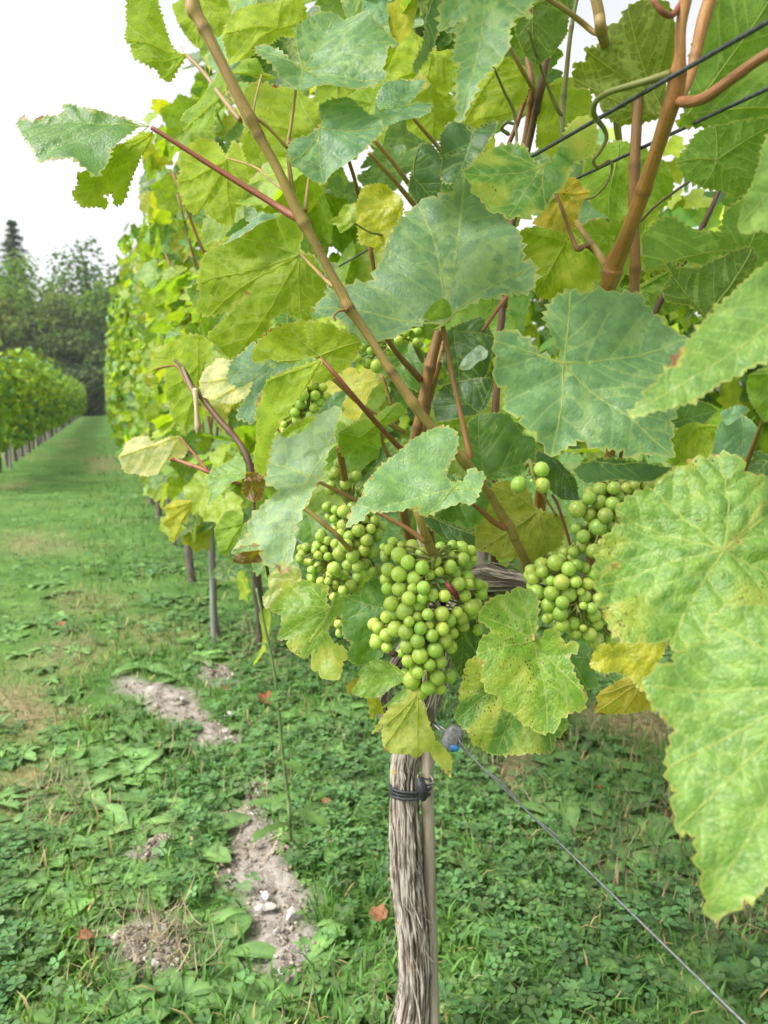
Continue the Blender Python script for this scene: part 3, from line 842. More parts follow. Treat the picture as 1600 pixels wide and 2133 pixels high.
# broad-leaved weeds ------------------------------------------------------
def weed_leaf_arrays(L, W, lobed, rng, droop):
    n = 9; V, F = [], []
    for i in range(n + 1):
        t = i / n
        w = W * (math.sin(math.pi * min(1, t ** 1.25 * .97 + .02)) ** .8) + .004
        if lobed: w *= (1.0 if i % 2 else .5) if t < .8 else 1
        w *= rng.uniform(.88, 1.12)
        z = L * (.42 * t - droop * t * t); y = L * t
        V += [(-w, y - (.012 if lobed and i % 2 else 0), z + w * .35), (0, y, z), (w, y - (.012 if lobed and i % 2 else 0), z + w * .35)]
    for i in range(n):
        a = i * 3
        F += [(a, a + 1, a + 4, a + 3), (a + 1, a + 2, a + 5, a + 4)]
    return np.array(V), F
def rosette(rng, k, L, lobed):
    V, F, C = [], [], []; off = 0
    for i in range(k):
        v, f = weed_leaf_arrays(L * rng.uniform(.65, 1.1), L * rng.uniform(.13, .2), lobed, rng, rng.uniform(.3, .62))
        a = i * 2.4 + rng.uniform(-.3, .3); c, s = math.cos(a), math.sin(a)
        v = v @ np.array([[c, s, 0], [-s, c, 0], [0, 0, 1]])
        g = np.array([.105, .205, .055]) * rng.uniform(.75, 1.3)
        cc = np.tile(g, (len(v), 1)); cc[1::3] = g * 1.5 + .03
        V.append(v); C.append(cc); F += [tuple(x + off for x in q) for q in f]; off += len(v)
    return np.concatenate(V), F, np.concatenate(C)
ROS = []
for i in range(8):
    rg = np.random.default_rng(40 + i); lob = i % 2 == 0
    v, f, c = rosette(rg, rg.integers(6, 10), rg.uniform(.09, .13), lob)
    ROS.append((v, np.array(f), c, lob, new_mesh('weed', v, f, (MWEED,), col=c)))
def weeds():
    spots_lobed = [(960, 1870), (1010, 1960), (720, 1930), (690, 2040), (1040, 2060), (760, 1700), (1080, 1780), (1180, 2060), (940, 2090), (560, 1640)]
    spots_plain = [(750, 2080), (470, 1990), (430, 1930), (400, 1740), (560, 2100), (1000, 1640), (1260, 1600), (1300, 1610), (700, 1800), (1080, 2110), (640, 2010), (380, 2080), (240, 2110)]
    lab_lobed = ['jagged dandelion rosette right of the stake foot, upper one beside the trunk', 'jagged dandelion rosette below the first one right of the stake', 'jagged dandelion rosette left of the trunk, above the orange fallen leaf',
                 'jagged dandelion rosette at the bottom, left of the trunk foot', 'jagged dandelion rosette at the bottom edge, right of the trunk foot', 'jagged dandelion rosette left of the black tie, beside the trunk',
                 'jagged dandelion rosette just under the middle of the slanting wire', 'jagged dandelion rosette near the bottom edge, midway between trunk and wire end', 'jagged dandelion rosette lowest beside the trunk foot, on its right', 'jagged dandelion rosette at the foot of the tall weed stalk']
    lab_plain = ['smooth plantain rosette at the bottom edge left of the trunk foot', 'smooth plantain rosette at the left rim of the near soil patch', 'smooth plantain rosette between the dead grass clump and the near soil patch', 'smooth plantain rosette left of the tall weed stalk, on the open grass',
                 'smooth plantain rosette below the near soil patch, at the bottom edge', 'smooth plantain rosette right of the black tie, behind the stake', 'smooth upright plantain rosette below the yellow curled leaf, left one of two', 'smooth upright plantain rosette below the yellow curled leaf, right one of two',
                 'smooth plantain rosette between the weed stalk and the trunk', 'smooth plantain rosette at the bottom edge right of the stake foot', 'smooth plantain rosette right of the near soil patch, above its lower end', 'smooth plantain rosette at the bottom edge below the dead grass clump', 'smooth plantain rosette nearest the bottom left corner']
    k = 0
    for lst, lob, labs, grp in ((spots_lobed, True, lab_lobed, 'dandelion rosettes round the near vine'), (spots_plain, False, lab_plain, 'plantain rosettes in the grass')):
        pool = [r for r in ROS if r[3] == lob]
        for (x, y), lab in zip(lst, labs):
            g = G(x, y); r = pool[k % len(pool)]; k += 1
            o = obj('dandelion' if lob else 'plantain', r[4], loc=(g[0], g[1], gz(g[0], g[1]) + .004))
            o.rotation_euler = (random.uniform(-.1, .1), random.uniform(-.1, .1), random.uniform(0, 6.28)); s = random.uniform(.6, .9); o.scale = (s, s, s)
            tag(o, lab, 'weed', grp)
    parts = []
    for i, (v, f, c, lob, me) in enumerate(ROS):
        n = 330; xy = np.concatenate([polar(190, .75, 5), polar(140, .8, 2.1)])
        s, d = soil_at(xy), dry_at(xy); wm = fbm(xy[:, 0] * 1.7 + 2, xy[:, 1] * 1.7 + 9, 2)
        kp = (s < .25) & (d < .4) & (wm > .36) & ((xy[:, 0] > -.45) | (xy[:, 1] < 1.9)); xy = xy[kp]; n = len(xy)
        if not n: continue
        V, PL, C = instance_soup(v, [f], rotz(RNG.uniform(0, 6.28, n)) @ rotx(RNG.normal(0, .12, n)), np.column_stack([xy, gz(xy[:, 0], xy[:, 1])]), RNG.uniform(.45, 1.05, n), np.ones((n, 3)))
        C = np.tile(c, (n, 1)) * np.repeat(RNG.uniform(.7, 1.25, (n, 1)), len(c), axis=0)
        parts.append((V, PL, C))
    v, p, c = merge(parts)
    o = obj('weeds', big_mesh('weeds', v, p, MWEED, c, smooth=True)); tag(o, 'low mixed broad-leaved weeds scattered through the grass', 'weeds', kind='stuff')
weeds()
def straw():
    T, Fs, sh = blade_template(.8); T = T * np.array([.26, 1, 1])
    parts = []
    for poly, n, hi in [(p, 520, .02) for p in DRY] + [(SOIL[3], 700, .05), (SOIL[4], 160, .03), (np.array([G(x, y)[:2] for x, y in [(480, 1750), (620, 1740), (640, 1800), (500, 1800)]]), 150, .04),
                                                       (np.array([G(x, y)[:2] for x, y in [(500, 1330), (570, 1320), (590, 1440), (520, 1450)]]), 220, .12)]:
        lo, hi2 = poly.min(0) - .05, poly.max(0) + .05
        xy = RNG.uniform(lo, hi2, (n, 2)); kp = pmask([poly], xy, .1) > RNG.random(n) * .9; xy = xy[kp]; n = len(xy)
        if not n: continue
        pos = np.column_stack([xy, gz(xy[:, 0], xy[:, 1]) + RNG.uniform(0, hi, n)])
        tl = 1.45 if hi < .1 else .45
        Rm = rotz(RNG.uniform(0, 6.28, n)) @ rotx(RNG.normal(0, .25, n) + np.where(RNG.random(n) < .5, tl, -tl))
        col = np.array([.37, .30, .20]) * RNG.uniform(.5, 1.3, (n, 1))
        parts.append(instance_soup(T, Fs, Rm, pos, RNG.uniform(.03, .085, n) * (1 if hi < .1 else 1.5), col, sh))
    n = 9000; xy = polar(n, .55, 7); kp = fbm(xy[:, 0] * 3 + 20, xy[:, 1] * 3 + 5, 3) > .42; xy = xy[kp]; n = len(xy)
    pos = np.column_stack([xy, gz(xy[:, 0], xy[:, 1]) + RNG.uniform(.002, .022, n)])
    Rm = rotz(RNG.uniform(0, 6.28, n)) @ rotx(RNG.normal(0, .2, n) + np.where(RNG.random(n) < .5, 1.35, -1.35))
    parts.append(instance_soup(T, Fs, Rm, pos, RNG.uniform(.025, .08, n), np.array([.34, .27, .18]) * RNG.uniform(.5, 1.3, (n, 1)), sh))
    v, p, c = merge(parts)
    o = obj('dry_grass', big_mesh('dry_grass', v, p, MHAY, c)); tag(o, 'withered straw-coloured grass lying in patches', 'dry grass', kind='stuff')
straw()
# small crumbs of soil and chalk: gravel
def crumbs():
    bm = bmesh.new(); bmesh.ops.create_icosphere(bm, subdivisions=1, radius=1)
    T = np.array([v.co[:] for v in bm.verts]); F = np.array([[v.index for v in f.verts] for f in bm.faces]); bm.free()
    T = T * (1 + RNG.uniform(-.25, .25, (len(T), 1))) * np.array([1, .8, .55])
    xy = []
    for p in SOIL:
        q = RNG.uniform(p.min(0), p.max(0), (650, 2)); xy.append(q[soil_at(q) > .6])
    xy = np.concatenate(xy); n = len(xy)
    sc = np.exp(RNG.normal(math.log(.0032), .5, n)).clip(.0015, .010)
    col = np.array([.33, .28, .235]) * RNG.uniform(.6, 1.35, (n, 1)); w = RNG.random(n) < .09; col[w] = np.array([.6, .57, .52])
    clod = (np.abs(fbm(xy[:, 0] * 16, xy[:, 1] * 16, 3) - .5) * 2) ** .8 * 0.035
    v, p, c = instance_soup(T, [F], rotz(RNG.uniform(0, 6.28, n)) @ rotx(RNG.uniform(0, 3, n)), np.column_stack([xy, gz(xy[:, 0], xy[:, 1]) + clod]), sc, col)
    o = obj('gravel', big_mesh('gravel', v, p, MHAY, c)); tag(o, 'crumbs of grey soil and chalk on the bare patches', 'gravel', kind='stuff')
crumbs()
def stone_mesh(rng, seed):
    bm = bmesh.new(); bmesh.ops.create_icosphere(bm, subdivisions=3, radius=1)
    for v in bm.verts:
        k = 1 + .9 * (fbm(v.co.x * 1.1 + seed * 5, v.co.y * 1.1 + v.co.z * 1.3 + seed, 2) - .5)
        c = v.co * k; pl = Vector((math.sin(seed * 2.1), math.cos(seed * 1.7), .5)).normalized()
        t = c.dot(pl)
        if t > .55: c = c - pl * (t - .55)
        v.co = Vector((c.x, c.y * (.5 + .08 * seed), max(-.4, c.z) * .62))
    me = bpy.data.meshes.new('stone'); bm.to_mesh(me); bm.free(); me.materials.append(MSTONE)
    return me
STN = [stone_mesh(RNG, i) for i in range(5)]
for i, (x, y, w, lab) in enumerate([
        (553, 1880, 34, 'small white chalk stone, topmost of those on the bare soil left of the trunk'), (548, 1905, 26, 'broad pale chalk stone just under the topmost one on the bare soil'),
        (607, 1924, 30, 'upright white chalk stone at the right edge of the bare soil'), (566, 1903, 22, 'thin flat chalk stone in the middle of the bare soil'),
        (540, 1908, 20, 'tan pebble beside the broad pale stone on the bare soil'), (578, 1953, 14, 'tiny white chip low on the bare soil patch'),
        (475, 1495, 24, 'white stone on the farther bare soil patch by the grass edge'), (470, 1528, 16, 'small white stone below the larger one on the farther soil patch'),
        (315, 1442, 16, 'pale pebble at the far left of the upper soil patch'), (380, 1462, 14, 'pale pebble in the middle of the upper soil patch'),
        (505, 1735, 20, 'pale stone at the top of the near soil patch'), (490, 1728, 14, 'little pale pebble beside the stone atop the near soil patch'),
        (345, 1942, 20, 'greenish pale stone above the brown dead grass clump'), (585, 2045, 14, 'tiny pebble at the bottom of the near soil patch')]):
    g = G(x, y); dd = (g - CAM) @ FW
    o = obj('stone', STN[i % 5], loc=(g[0], g[1], gz(g[0], g[1]) + .018)); s = w * .5 * dd / FPX
    o.scale = (s, s, s); o.rotation_euler = (random.uniform(-.3, .3), random.uniform(-.3, .3), random.uniform(0, 6.28))
    tag(o, lab, 'stone', 'chalk stones on the bare soil')
def fallen(x, y, w, lab, rz, m=MORANGE):
    rg = np.random.default_rng(int(x)); pts, tips = template_outline(rg, .5)
    me = leaf_mesh('fallen_leaf', pts, (0, 0), tips, rg, curl=-.2, wave=.14, fold=.15, detail=12, fold_dir=(0, 1), veins=False)
    me.materials.clear(); me.materials.append(m)
    g = G(x, y); dd = (g - CAM) @ FW
    o = obj('fallen_leaf', me, loc=(g[0], g[1], gz(g[0], g[1]) + .042)); s = w * dd / FPX * .75; o.scale = (s, s, s); o.rotation_euler = (.25, -.15, rz)
    tag(o, lab, 'fallen leaf', 'fallen dead leaves')
fallen(790, 1955, 70, 'orange fallen vine leaf on the grass just left of the trunk', .4)
fallen(185, 1985, 64, 'curled tan fallen leaf beside the brown dead grass clump', 1.9)
fallen(130, 1322, 30, 'small orange fallen leaf far out on the mown alley', .2)
fallen(1245, 1674, 34, 'reddish brown fallen leaf on the grass under the wire', 2.2, MDRY)
fallen(470, 1455, 22, 'small reddish fallen leaf beside the upper soil patch', 1.2, MDRY)
fallen(680, 1705, 30, 'tan fallen leaf right of the tall green weed stalk', .9)
fallen(560, 1480, 70, 'brown withered leaf heap at the foot of the tall weed stalk', .7, MDRY)

# ================================================================ the near vine
trunk_base = P(865, 2120, 1.12)
VINE = empty('grapevine', (trunk_base[0], trunk_base[1], 0), 'nearest grapevine with big green leaves, ripe green grape bunches and a shaggy grey trunk', 'grapevine', 'grapevines of the near row')
CBROWN, CTAN, CRED, CGREEN, CORANGE, CDARK = (0.24, 0.13, 0.045), (0.34, 0.24, 0.085), (0.24, 0.075, 0.045), (0.19, 0.21, 0.06), (0.32, 0.155, 0.04), (0.10, 0.055, 0.04)

def bark_limb(name, spec, parent, seg=96, sub=26, rid=0.22, lichen=True, fibres=130, seed=5, tone=1.0):
    spec = np.asarray(spec, float)
    p = np.array([P(a, b, d) for a, b, d, w in spec]); r = spec[:, 3] * 0.5 * spec[:, 2] / FPX
    q = catmull(np.column_stack([p, r]), sub); pts, rad = q[:, :3], q[:, 3]
    t = np.gradient(pts, axis=0); t /= np.linalg.norm(t, axis=1)[:, None]
    L = np.concatenate([[0], np.cumsum(np.linalg.norm(np.diff(pts, axis=0), axis=1))])
    u = np.cross(t[0], [0.3, 0.9, 0.2]); u /= np.linalg.norm(u)
    A = np.linspace(0, 2 * math.pi, seg + 1)
    V, UV, CAV, frames = [], [], [], []
    for i in range(len(pts)):
        u = u - (u @ t[i]) * t[i]; u /= np.linalg.norm(u); w = np.cross(t[i], u); frames.append((u.copy(), w))
        al = (A + 0.9 * math.sin(L[i] * 9) * .25)
        cx, sx = np.cos(al), np.sin(al)
        f1 = 0.5 * fbm(cx * 6 + 30, sx * 6 + L[i] * 22 + 8, 3) + .5 * fbm(cx * 12 + 3, sx * 12 + 60 + L[i] * 34, 2)
        f2 = fbm(cx * 1.3 + 4, sx * 1.3 + L[i] * 9, 2)
        f3 = fbm(cx * 15 + L[i] * 5, sx * 15 + 90 + L[i] * 14, 2)
        k = 1 + rid * ((f1 - .5) * 2.4 + (f3 - .5) * .9) + .22 * (f2 - .5)
        for j in range(seg + 1):
            V.append(pts[i] + rad[i] * k[j] * (math.cos(A[j]) * u + math.sin(A[j]) * w)); UV.append((j / seg, L[i] * 10)); CAV.append(f1[j] * .6 + f3[j] * .4)
    s1 = seg + 1; F = []
    for i in range(len(pts) - 1):
        for j in range(seg):
            F.append((i * s1 + j, i * s1 + j + 1, (i + 1) * s1 + j + 1, (i + 1) * s1 + j))
    rg = np.random.default_rng(seed); o3 = pts[0]
    cav = np.array(CAV); cav = np.clip((cav - .3) / .4, 0, 1) * tone
    V = list(V); base = len(V); CAV = list(cav)
    for _ in range(fibres):                      # loose strips of bark
        i0 = rg.integers(0, max(1, len(pts) - 14)); n = int(rg.integers(8, 26)); a = rg.uniform(0, 6.28); wd = rg.uniform(.0005, .0017)
        lift = rg.uniform(.0, .0055) * (2.2 if rg.random() < .12 else 1); i1 = min(len(pts) - 1, i0 + n); m = i1 - i0 + 1
        if m < 4: continue
        for i in range(i0, i1 + 1):
            tt = (i - i0) / (m - 1); uu, ww = frames[i]; an = a + .25 * math.sin(tt * 2.5 + a)
            er = math.cos(an) * uu + math.sin(an) * ww; et = -math.sin(an) * uu + math.cos(an) * ww
            rr = rad[i] * (1 + .05) + .0007 + lift * (1 - math.sin(tt * math.pi)) * (tt if a > 3 else 1 - tt) * 1.6
            hw = wd * (1 - .7 * abs(2 * tt - 1))
            V += [pts[i] + er * rr - et * hw, pts[i] + er * (rr + .0008), pts[i] + er * rr + et * hw]
            UV += [(a / 6.28, L[i] * 10), (a / 6.28 + .01, L[i] * 10), (a / 6.28 + .02, L[i] * 10)]; CAV += [.8 * tone, tone, .8 * tone]
        for i in range(m - 1):
            b0 = base + i * 3
            F += [(b0, b0 + 1, b0 + 4, b0 + 3), (b0 + 1, b0 + 2, b0 + 5, b0 + 4)]
        base += m * 3
    me = new_mesh(name, np.array(V) - o3, F, (MBARK,), uv=UV, attrs={'cav': CAV, 'lichen': np.full(len(V), 1.0 if lichen else 0.0)})
    return obj(name, me, parent, loc=o3)
bark_limb('trunk', [(852, 2195, 1.135, 88), (862, 2120, 1.125, 76), (868, 2050, 1.115, 66), (864, 1950, 1.11, 68), (853, 1850, 1.105, 66), (845, 1750, 1.10, 66), (841, 1650, 1.10, 56), (845, 1580, 1.10, 54), (868, 1505, 1.09, 58), (895, 1440, 1.07, 58), (925, 1350, 1.04, 56), (965, 1260, .99, 58), (1005, 1215, .94, 64)], VINE)
bark_limb('cordon', [(985, 1205, .945, 50), (1020, 1204, .925, 66), (1065, 1212, .90, 52), (1120, 1222, .88, 48), (1200, 1245, .86, 42), (1290, 1290, .83, 36)], VINE, seg=40, sub=12, lichen=False, fibres=60, seed=8, tone=.55)
bark_limb('trunk_fork', [(812, 1560, 1.16, 20), (800, 1480, 1.16, 24), (806, 1430, 1.15, 26), (850, 1340, 1.1, 30), (930, 1250, 1.0, 40)], VINE, seg=30, sub=12, lichen=False, fibres=30, seed=9, tone=.55)

# canes, laterals, petioles ------------------------------------------------
def cane(spec, color, name='cane', seg=14): return px_tube(name, spec, VINE, MCANE, color, seg)
def petiole(spec, color=CTAN): return px_tube('petiole', spec, VINE, MCANE, color, 8)
cane([(385, -40, .575, 46), (400, 0, .575, 46), (404, 22, .576, 50), (416, 42, .577, 40), (445, 100, .58, 36), (480, 170, .585, 36), (512, 232, .59, 40), (522, 250, .592, 42), (540, 285, .597, 32), (580, 358, .605, 31), (612, 425, .612, 36), (628, 455, .615, 38), (655, 505, .62, 30), (690, 570, .628, 29), (716, 615, .634, 34), (728, 640, .636, 34), (760, 690, .642, 28), (810, 768, .65, 28), (845, 820, .657, 32), (860, 842, .66, 38), (875, 862, .665, 32), (915, 907, .675, 27), (950, 942, .685, 33), (968, 962, .69, 36), (985, 982, .70, 30), (1020, 1030, .72, 28), (1048, 1078, .74, 33), (1060, 1095, .745, 36), (1070, 1118, .755, 28), (1088, 1155, .79, 29), (1105, 1200, .84, 34), (1112, 1222, .88, 34)], CTAN)
cane([(915, 690, .86, 30), (900, 745, .86, 36), (886, 810, .86, 34), (872, 880, .86, 32), (858, 940, .87, 32), (840, 1060, .9, 30), (880, 1200, .95, 32)], CBROWN)
cane([(935, 690, .9, 20), (912, 760, .9, 24), (890, 850, .9, 24), (880, 930, .9, 24), (900, 1150, .95, 26)], CBROWN)
cane([(862, 1040, .735, 26), (874, 1080, .735, 26), (888, 1120, .75, 28), (904, 1155, .785, 34), (930, 1200, .88, 34)], CTAN)
cane([(1175, -30, .84, 22), (1160, 30, .85, 26), (1142, 100, .86, 28), (1128, 180, .87, 26), (1105, 280, .9, 24), (1075, 420, .92, 24), (1050, 600, .93, 24), (1030, 900, .93, 24), (1030, 1200, .925, 24)], CDARK)
cane([(1098, 120, .88, 18), (1108, 180, .88, 24), (1100, 260, .9, 22), (1072, 420, .93, 22), (1050, 640, .93, 22)], CBROWN)
cane([(1105, 170, .87, 12), (1080, 250, .88, 14), (1060, 300, .89, 14)], CRED)
cane([(1205, -20, .78, 14), (1190, 60, .78, 14), (1180, 150, .79, 16), (1172, 225, .8, 22), (1170, 290, .8, 17), (1160, 420, .84, 17), (1130, 640, .88, 18)], CGREEN)
cane([(1436, -40, .495, 46), (1428, 0, .498, 40), (1418, 60, .50, 34), (1416, 120, .503, 38), (1408, 185, .512, 58), (1392, 240, .52, 52), (1366, 320, .54, 46), (1332, 420, .57, 48), (1300, 505, .60, 52), (1278, 555, .62, 60), (1262, 610, .64, 52), (1210, 740, .74, 46), (1155, 900, .86, 42), (1125, 1060, .96, 38), (1135, 1215, .97, 38)], CORANGE, seg=18)
cane([(1492, -40, .53, 44), (1466, 40, .53, 42), (1448, 120, .53, 34), (1436, 165, .525, 30), (1415, 215, .52, 24)], CORANGE)
cane([(1330, 200, .63, 30), (1324, 300, .63, 34), (1320, 440, .64, 34), (1322, 600, .66, 32), (1300, 800, .7, 30), (1240, 1100, .82, 30), (1220, 1240, .86, 30)], CBROWN)
cane([(1500, 392, .70, 14), (1470, 460, .70, 17), (1425, 545, .71, 19), (1370, 640, .72, 20), (1330, 760, .75, 20), (1290, 1000, .8, 20), (1270, 1270, .84, 22)], CDARK)
cane([(1278, 580, .63, 26), (1258, 548, .622, 28), (1238, 515, .63, 20), (1212, 480, .66, 20), (1192, 440, .72, 18), (1180, 400, .75, 14)], CTAN)
cane([(1235, -30, .57, 34), (1248, 30, .575, 36), (1252, 62, .58, 36), (1262, 100, .64, 28), (1275, 170, .72, 24), (1290, 300, .86, 22)], CTAN)
cane([(365, 750, .83, 9), (385, 772, .82, 10), (402, 805, .815, 12), (420, 830, .81, 17), (455, 872, .80, 19), (490, 912, .79, 20), (516, 955, .78, 20), (528, 1000, .78, 12), (530, 1060, .78, 9), (536, 1090, .79, 8), (560, 1200, .9, 10)], CDARK)
cane([(380, 765, .815, 8), (394, 798, .813, 11), (406, 826, .811, 12)], (0.30, 0.26, 0.20))
cane([(407, 810, .805, 12), (409, 850, .80, 9), (411, 875, .80, 12), (412, 890, .80, 13), (410, 905, .80, 3)], (0.44, 0.36, 0.24), 'dry_twig')
cane([(355, 957, .90, 14), (372, 961, .90, 11), (400, 969, .89, 13), (438, 985, .88, 12), (500, 1010, .9, 12)], (0.30, 0.12, 0.07))
cane([(600, 1030, .80, 12), (690, 1105, .80, 16), (715, 1130, .81, 16), (780, 1190, .86, 16)], CTAN)
cane([(725, 325, .8, 12), (745, 400, .85, 12), (760, 450, .88, 14), (775, 540, .9, 14), (800, 700, .95, 14)], CBROWN)
for spec, c in [
    ([(316, 266, .628, 13), (350, 287, .628, 13), (420, 332, .63, 15), (500, 382, .63, 17), (570, 425, .628, 19), (608, 448, .622, 25), (625, 455, .617, 22)], CRED),
    ([(616, 188, .60, 8), (608, 250, .605, 9), (600, 305, .607, 11), (603, 350, .608, 12), (612, 410, .612, 14), (622, 445, .614, 14)], CTAN),
    ([(520, 240, .592, 12), (548, 255, .595, 11), (575, 282, .6, 9), (598, 308, .606, 10)], CTAN),
    ([(545, 156, .68, 6), (534, 200, .63, 6), (526, 240, .595, 8)], CTAN),
    ([(388, 114, .76, 9), (425, 152, .7, 11), (460, 200, .65, 12), (500, 250, .6, 14)], (0.30, 0.20, 0.11)),
    ([(467, 188, .7, 6), (495, 218, .62, 8), (515, 238, .595, 9)], CTAN),
    ([(473, 329, .93, 5), (530, 348, .8, 7), (570, 380, .68, 8), (604, 405, .612, 11)], CTAN),
    ([(636, 440, .62, 13), (640, 400, .63, 10), (643, 372, .64, 7)], CTAN),
    ([(627, 530, .735, 9), (655, 560, .69, 10), (684, 588, .64, 12), (700, 600, .632, 12)], CTAN),
    ([(922, 678, .70, 14), (930, 720, .702, 15), (948, 810, .70, 14), (965, 885, .695, 15), (976, 938, .69, 20), (980, 955, .69, 20)], CBROWN),
    ([(668, 746, .665, 9), (700, 782, .66, 13), (740, 830, .67, 15), (785, 882, .70, 15), (825, 925, .74, 15), (900, 1000, .86, 16)], CRED),
    ([(655, 765, .7, 7), (700, 795, .72, 12), (760, 850, .76, 13), (840, 900, .84, 16)], CTAN),
    ([(655, 1000, .76, 10), (740, 1040, .74, 11), (800, 1075, .74, 12), (850, 1102, .74, 14), (885, 1128, .742, 18)], (0.30, 0.16, 0.07)),
    ([(960, 1030, .70, 10), (1000, 1062, .72, 14), (1030, 1088, .735, 17), (1052, 1100, .742, 20)], (0.28, 0.12, 0.065)),
    ([(1138, 355, .65, 8), (1165, 420, .64, 10), (1190, 490, .628, 12), (1203, 518, .618, 18), (1222, 512, .63, 14), (1245, 530, .64, 12)], CBROWN),
    ([(1700, 60, .43, 30), (1600, 112, .445, 30), (1530, 160, .46, 31), (1475, 200, .475, 32), (1440, 212, .495, 32), (1415, 212, .512, 30)], (0.30, 0.135, 0.06)),
    ([(1130, -10, .57, 14), (1180, 22, .58, 15), (1216, 50, .59, 17), (1235, 66, .59, 16), (1254, 72, .585, 14)], CTAN),
    ([(1360, 0, .49, 14), (1380, 25, .49, 18), (1400, 32, .495, 16), (1418, 10, .5, 20)], CRED),
    ([(1060, 95, .80, 12), (1090, 150, .82, 13), (1115, 190, .86, 14)], CTAN), ([(1025, 132, .75, 7), (1050, 190, .78, 8), (1072, 240, .8, 9), (1078, 330, .8, 8)], CGREEN),
    ([(1100, 60, .72, 8), (1120, 120, .75, 10), (1145, 190, .78, 10), (1160, 225, .79, 13), (1174, 245, .80, 10)], CGREEN),
    ([(778, 290, .78, 12), (820, 340, .80, 12), (848, 378, .82, 14), (900, 450, .9, 14)], CTAN), ([(768, 318, .76, 11), (820, 375, .79, 13), (865, 430, .84, 15), (910, 490, .9, 14)], CTAN),
    ([(860, 245, .74, 10), (890, 280, .76, 11), (915, 310, .8, 12), (965, 385, .92, 12)], CTAN),
    ([(740, 466, .75, 5), (770, 484, .78, 5), (795, 490, .8, 8), (820, 510, .84, 7)], CGREEN),
    ([(806, 705, .72, 14), (830, 740, .76, 16), (862, 775, .84, 20), (875, 790, .86, 20)], (0.26, 0.12, 0.06)),
    ([(862, 715, .80, 12), (872, 735, .81, 15), (880, 752, .85, 12)], CGREEN),
    ([(1150, 1030, .82, 8), (1165, 1060, .82, 9), (1190, 1140, .82, 9)], (0.24, 0.1, 0.06)),
    ([(1128, 1025, .85, 7), (1160, 1075, .85, 8)], CTAN),
    ([(790, 880, .8, 10), (800, 930, .84, 12), (830, 990, .88, 12)], CTAN), ([(795, 780, .85, 9), (815, 840, .86, 10), (830, 880, .88, 10)], CTAN),
    ([(318, 770, .9, 4), (365, 762, .88, 5), (385, 790, .83, 8), (400, 815, .815, 9)], CRED), ([(376, 912, .93, 5), (400, 940, .91, 7), (432, 980, .88, 9)], CRED),
    ([(706, 930, .79, 18), (714, 975, .81, 20), (724, 1030, .85, 20), (740, 1090, .9, 20)], CBROWN),
    ([(1112, 1335, .66, 8), (1114, 1280, .70, 8), (1128, 1235, .8, 10)], CTAN), ([(1502, 1156, .475, 8), (1530, 1130, .50, 9), (1560, 1090, .53, 11), (1600, 1000, .56, 11)], CTAN),
    ([(1488, 338, .66, 7), (1440, 375, .665, 8), (1370, 425, .68, 8), (1335, 460, .70, 9)], (0.2, 0.16, 0.1)),
    ([(1500, 390, .70, 14), (1488, 345, .66, 7)], CGREEN), ([(1595, 860, .45, 10), (1570, 930, .5, 14), (1545, 990, .56, 16)], CBROWN),
    ([(1005, 690, .80, 9), (1040, 640, .84, 11), (1060, 610, .9, 10)], CRED),
]: petiole(spec, c)
def tendril(spec, col=CGREEN): px_tube('tendril', spec, VINE, MCANE, col, 8)
tendril([(1396, 155, .508, 20), (1350, 168, .51, 15), (1300, 182, .52, 13), (1262, 195, .53, 12), (1240, 214, .54, 12), (1238, 240, .55, 12), (1258, 268, .56, 10), (1263, 290, .565, 9), (1248, 318, .57, 8), (1236, 335, .575, 7), (1245, 348, .58, 6), (1268, 335, .58, 6), (1275, 350, .585, 6), (1262, 385, .59, 5), (1240, 408, .6, 5), (1218, 416, .6, 4)])
tendril([(722, 628, .64, 10), (722, 645, .63, 6), (706, 648, .625, 5), (696, 658, .625, 5), (699, 668, .625, 4)], CBROWN)
tendril([(1060, 280, .85, 8), (1045, 268, .84, 8), (1055, 255, .83, 7), (1070, 258, .84, 6)])
tendril([(410, 838, .81, 4), (425, 850, .8, 4), (436, 860, .79, 3)], CBROWN)

# individually shaped leaves ------------------------------------------------
def TL(*a, **k): return traced_leaf(VINE, *a, **k)
TL('266,-20 264,40 262,75* 272,83 278,110 300,125* 328,138 338,156* 353,163 364,144 388,116 360,90 347,53 331,6 328,-20*', (386, 113), .76, (.3, .1), 'yg', True, yel=.1)
o = TL('291,261 312,263 322,278 309,303 294,328 275,366 250,409* 234,409 231,388 206,394 219,403 216,417 166,419* 144,389* 159,372 156,353 175,347 200,359 219,338 231,312 256,297 275,278', (316, 266), .64, (.2, .1), 'lime', True, yel=.15, edb=0.24)
TL('28,231* 39,228 62,244 81,236 103,239 122,244 128,234 134,230 131,217* 162,228 194,238 238,247 291,261 275,278 256,297 231,312 219,338 194,359* 178,347 153,331 112,336 109,327 78,327 72,312 53,281 31,247', (310, 263), .622, (.05, .55), 'mid', False, edb=0.35, wave=.07)
TL('475,103 469,125 469,156 467,188 447,203 441,225 431,266* 406,267 369,262* 366,247 375,225 391,209 416,191 438,159 450,134', (467, 188), .66, (-.5, .1), 'light', True)
TL('369,312 391,291 422,275 447,281 459,300 466,318 473,328 478,300 485,285 497,298 505,312 511,340 516,380* 510,410 490,425 484,459* 455,455 430,437 422,420 405,438* 388,430 375,400 366,370* 372,340', (472, 330), .93, (.1, .1), 'lime', True, yel=.12, edb=0.14)
TL('472,34 500,12 534,6 588,0* 631,-6 637,25* 619,47 616,69 588,67 575,75 562,88 531,103 494,122* 478,125 467,84 464,72*', (577, 56), .92, (0, .1), 'lime', True, yel=.1, spk=.1)
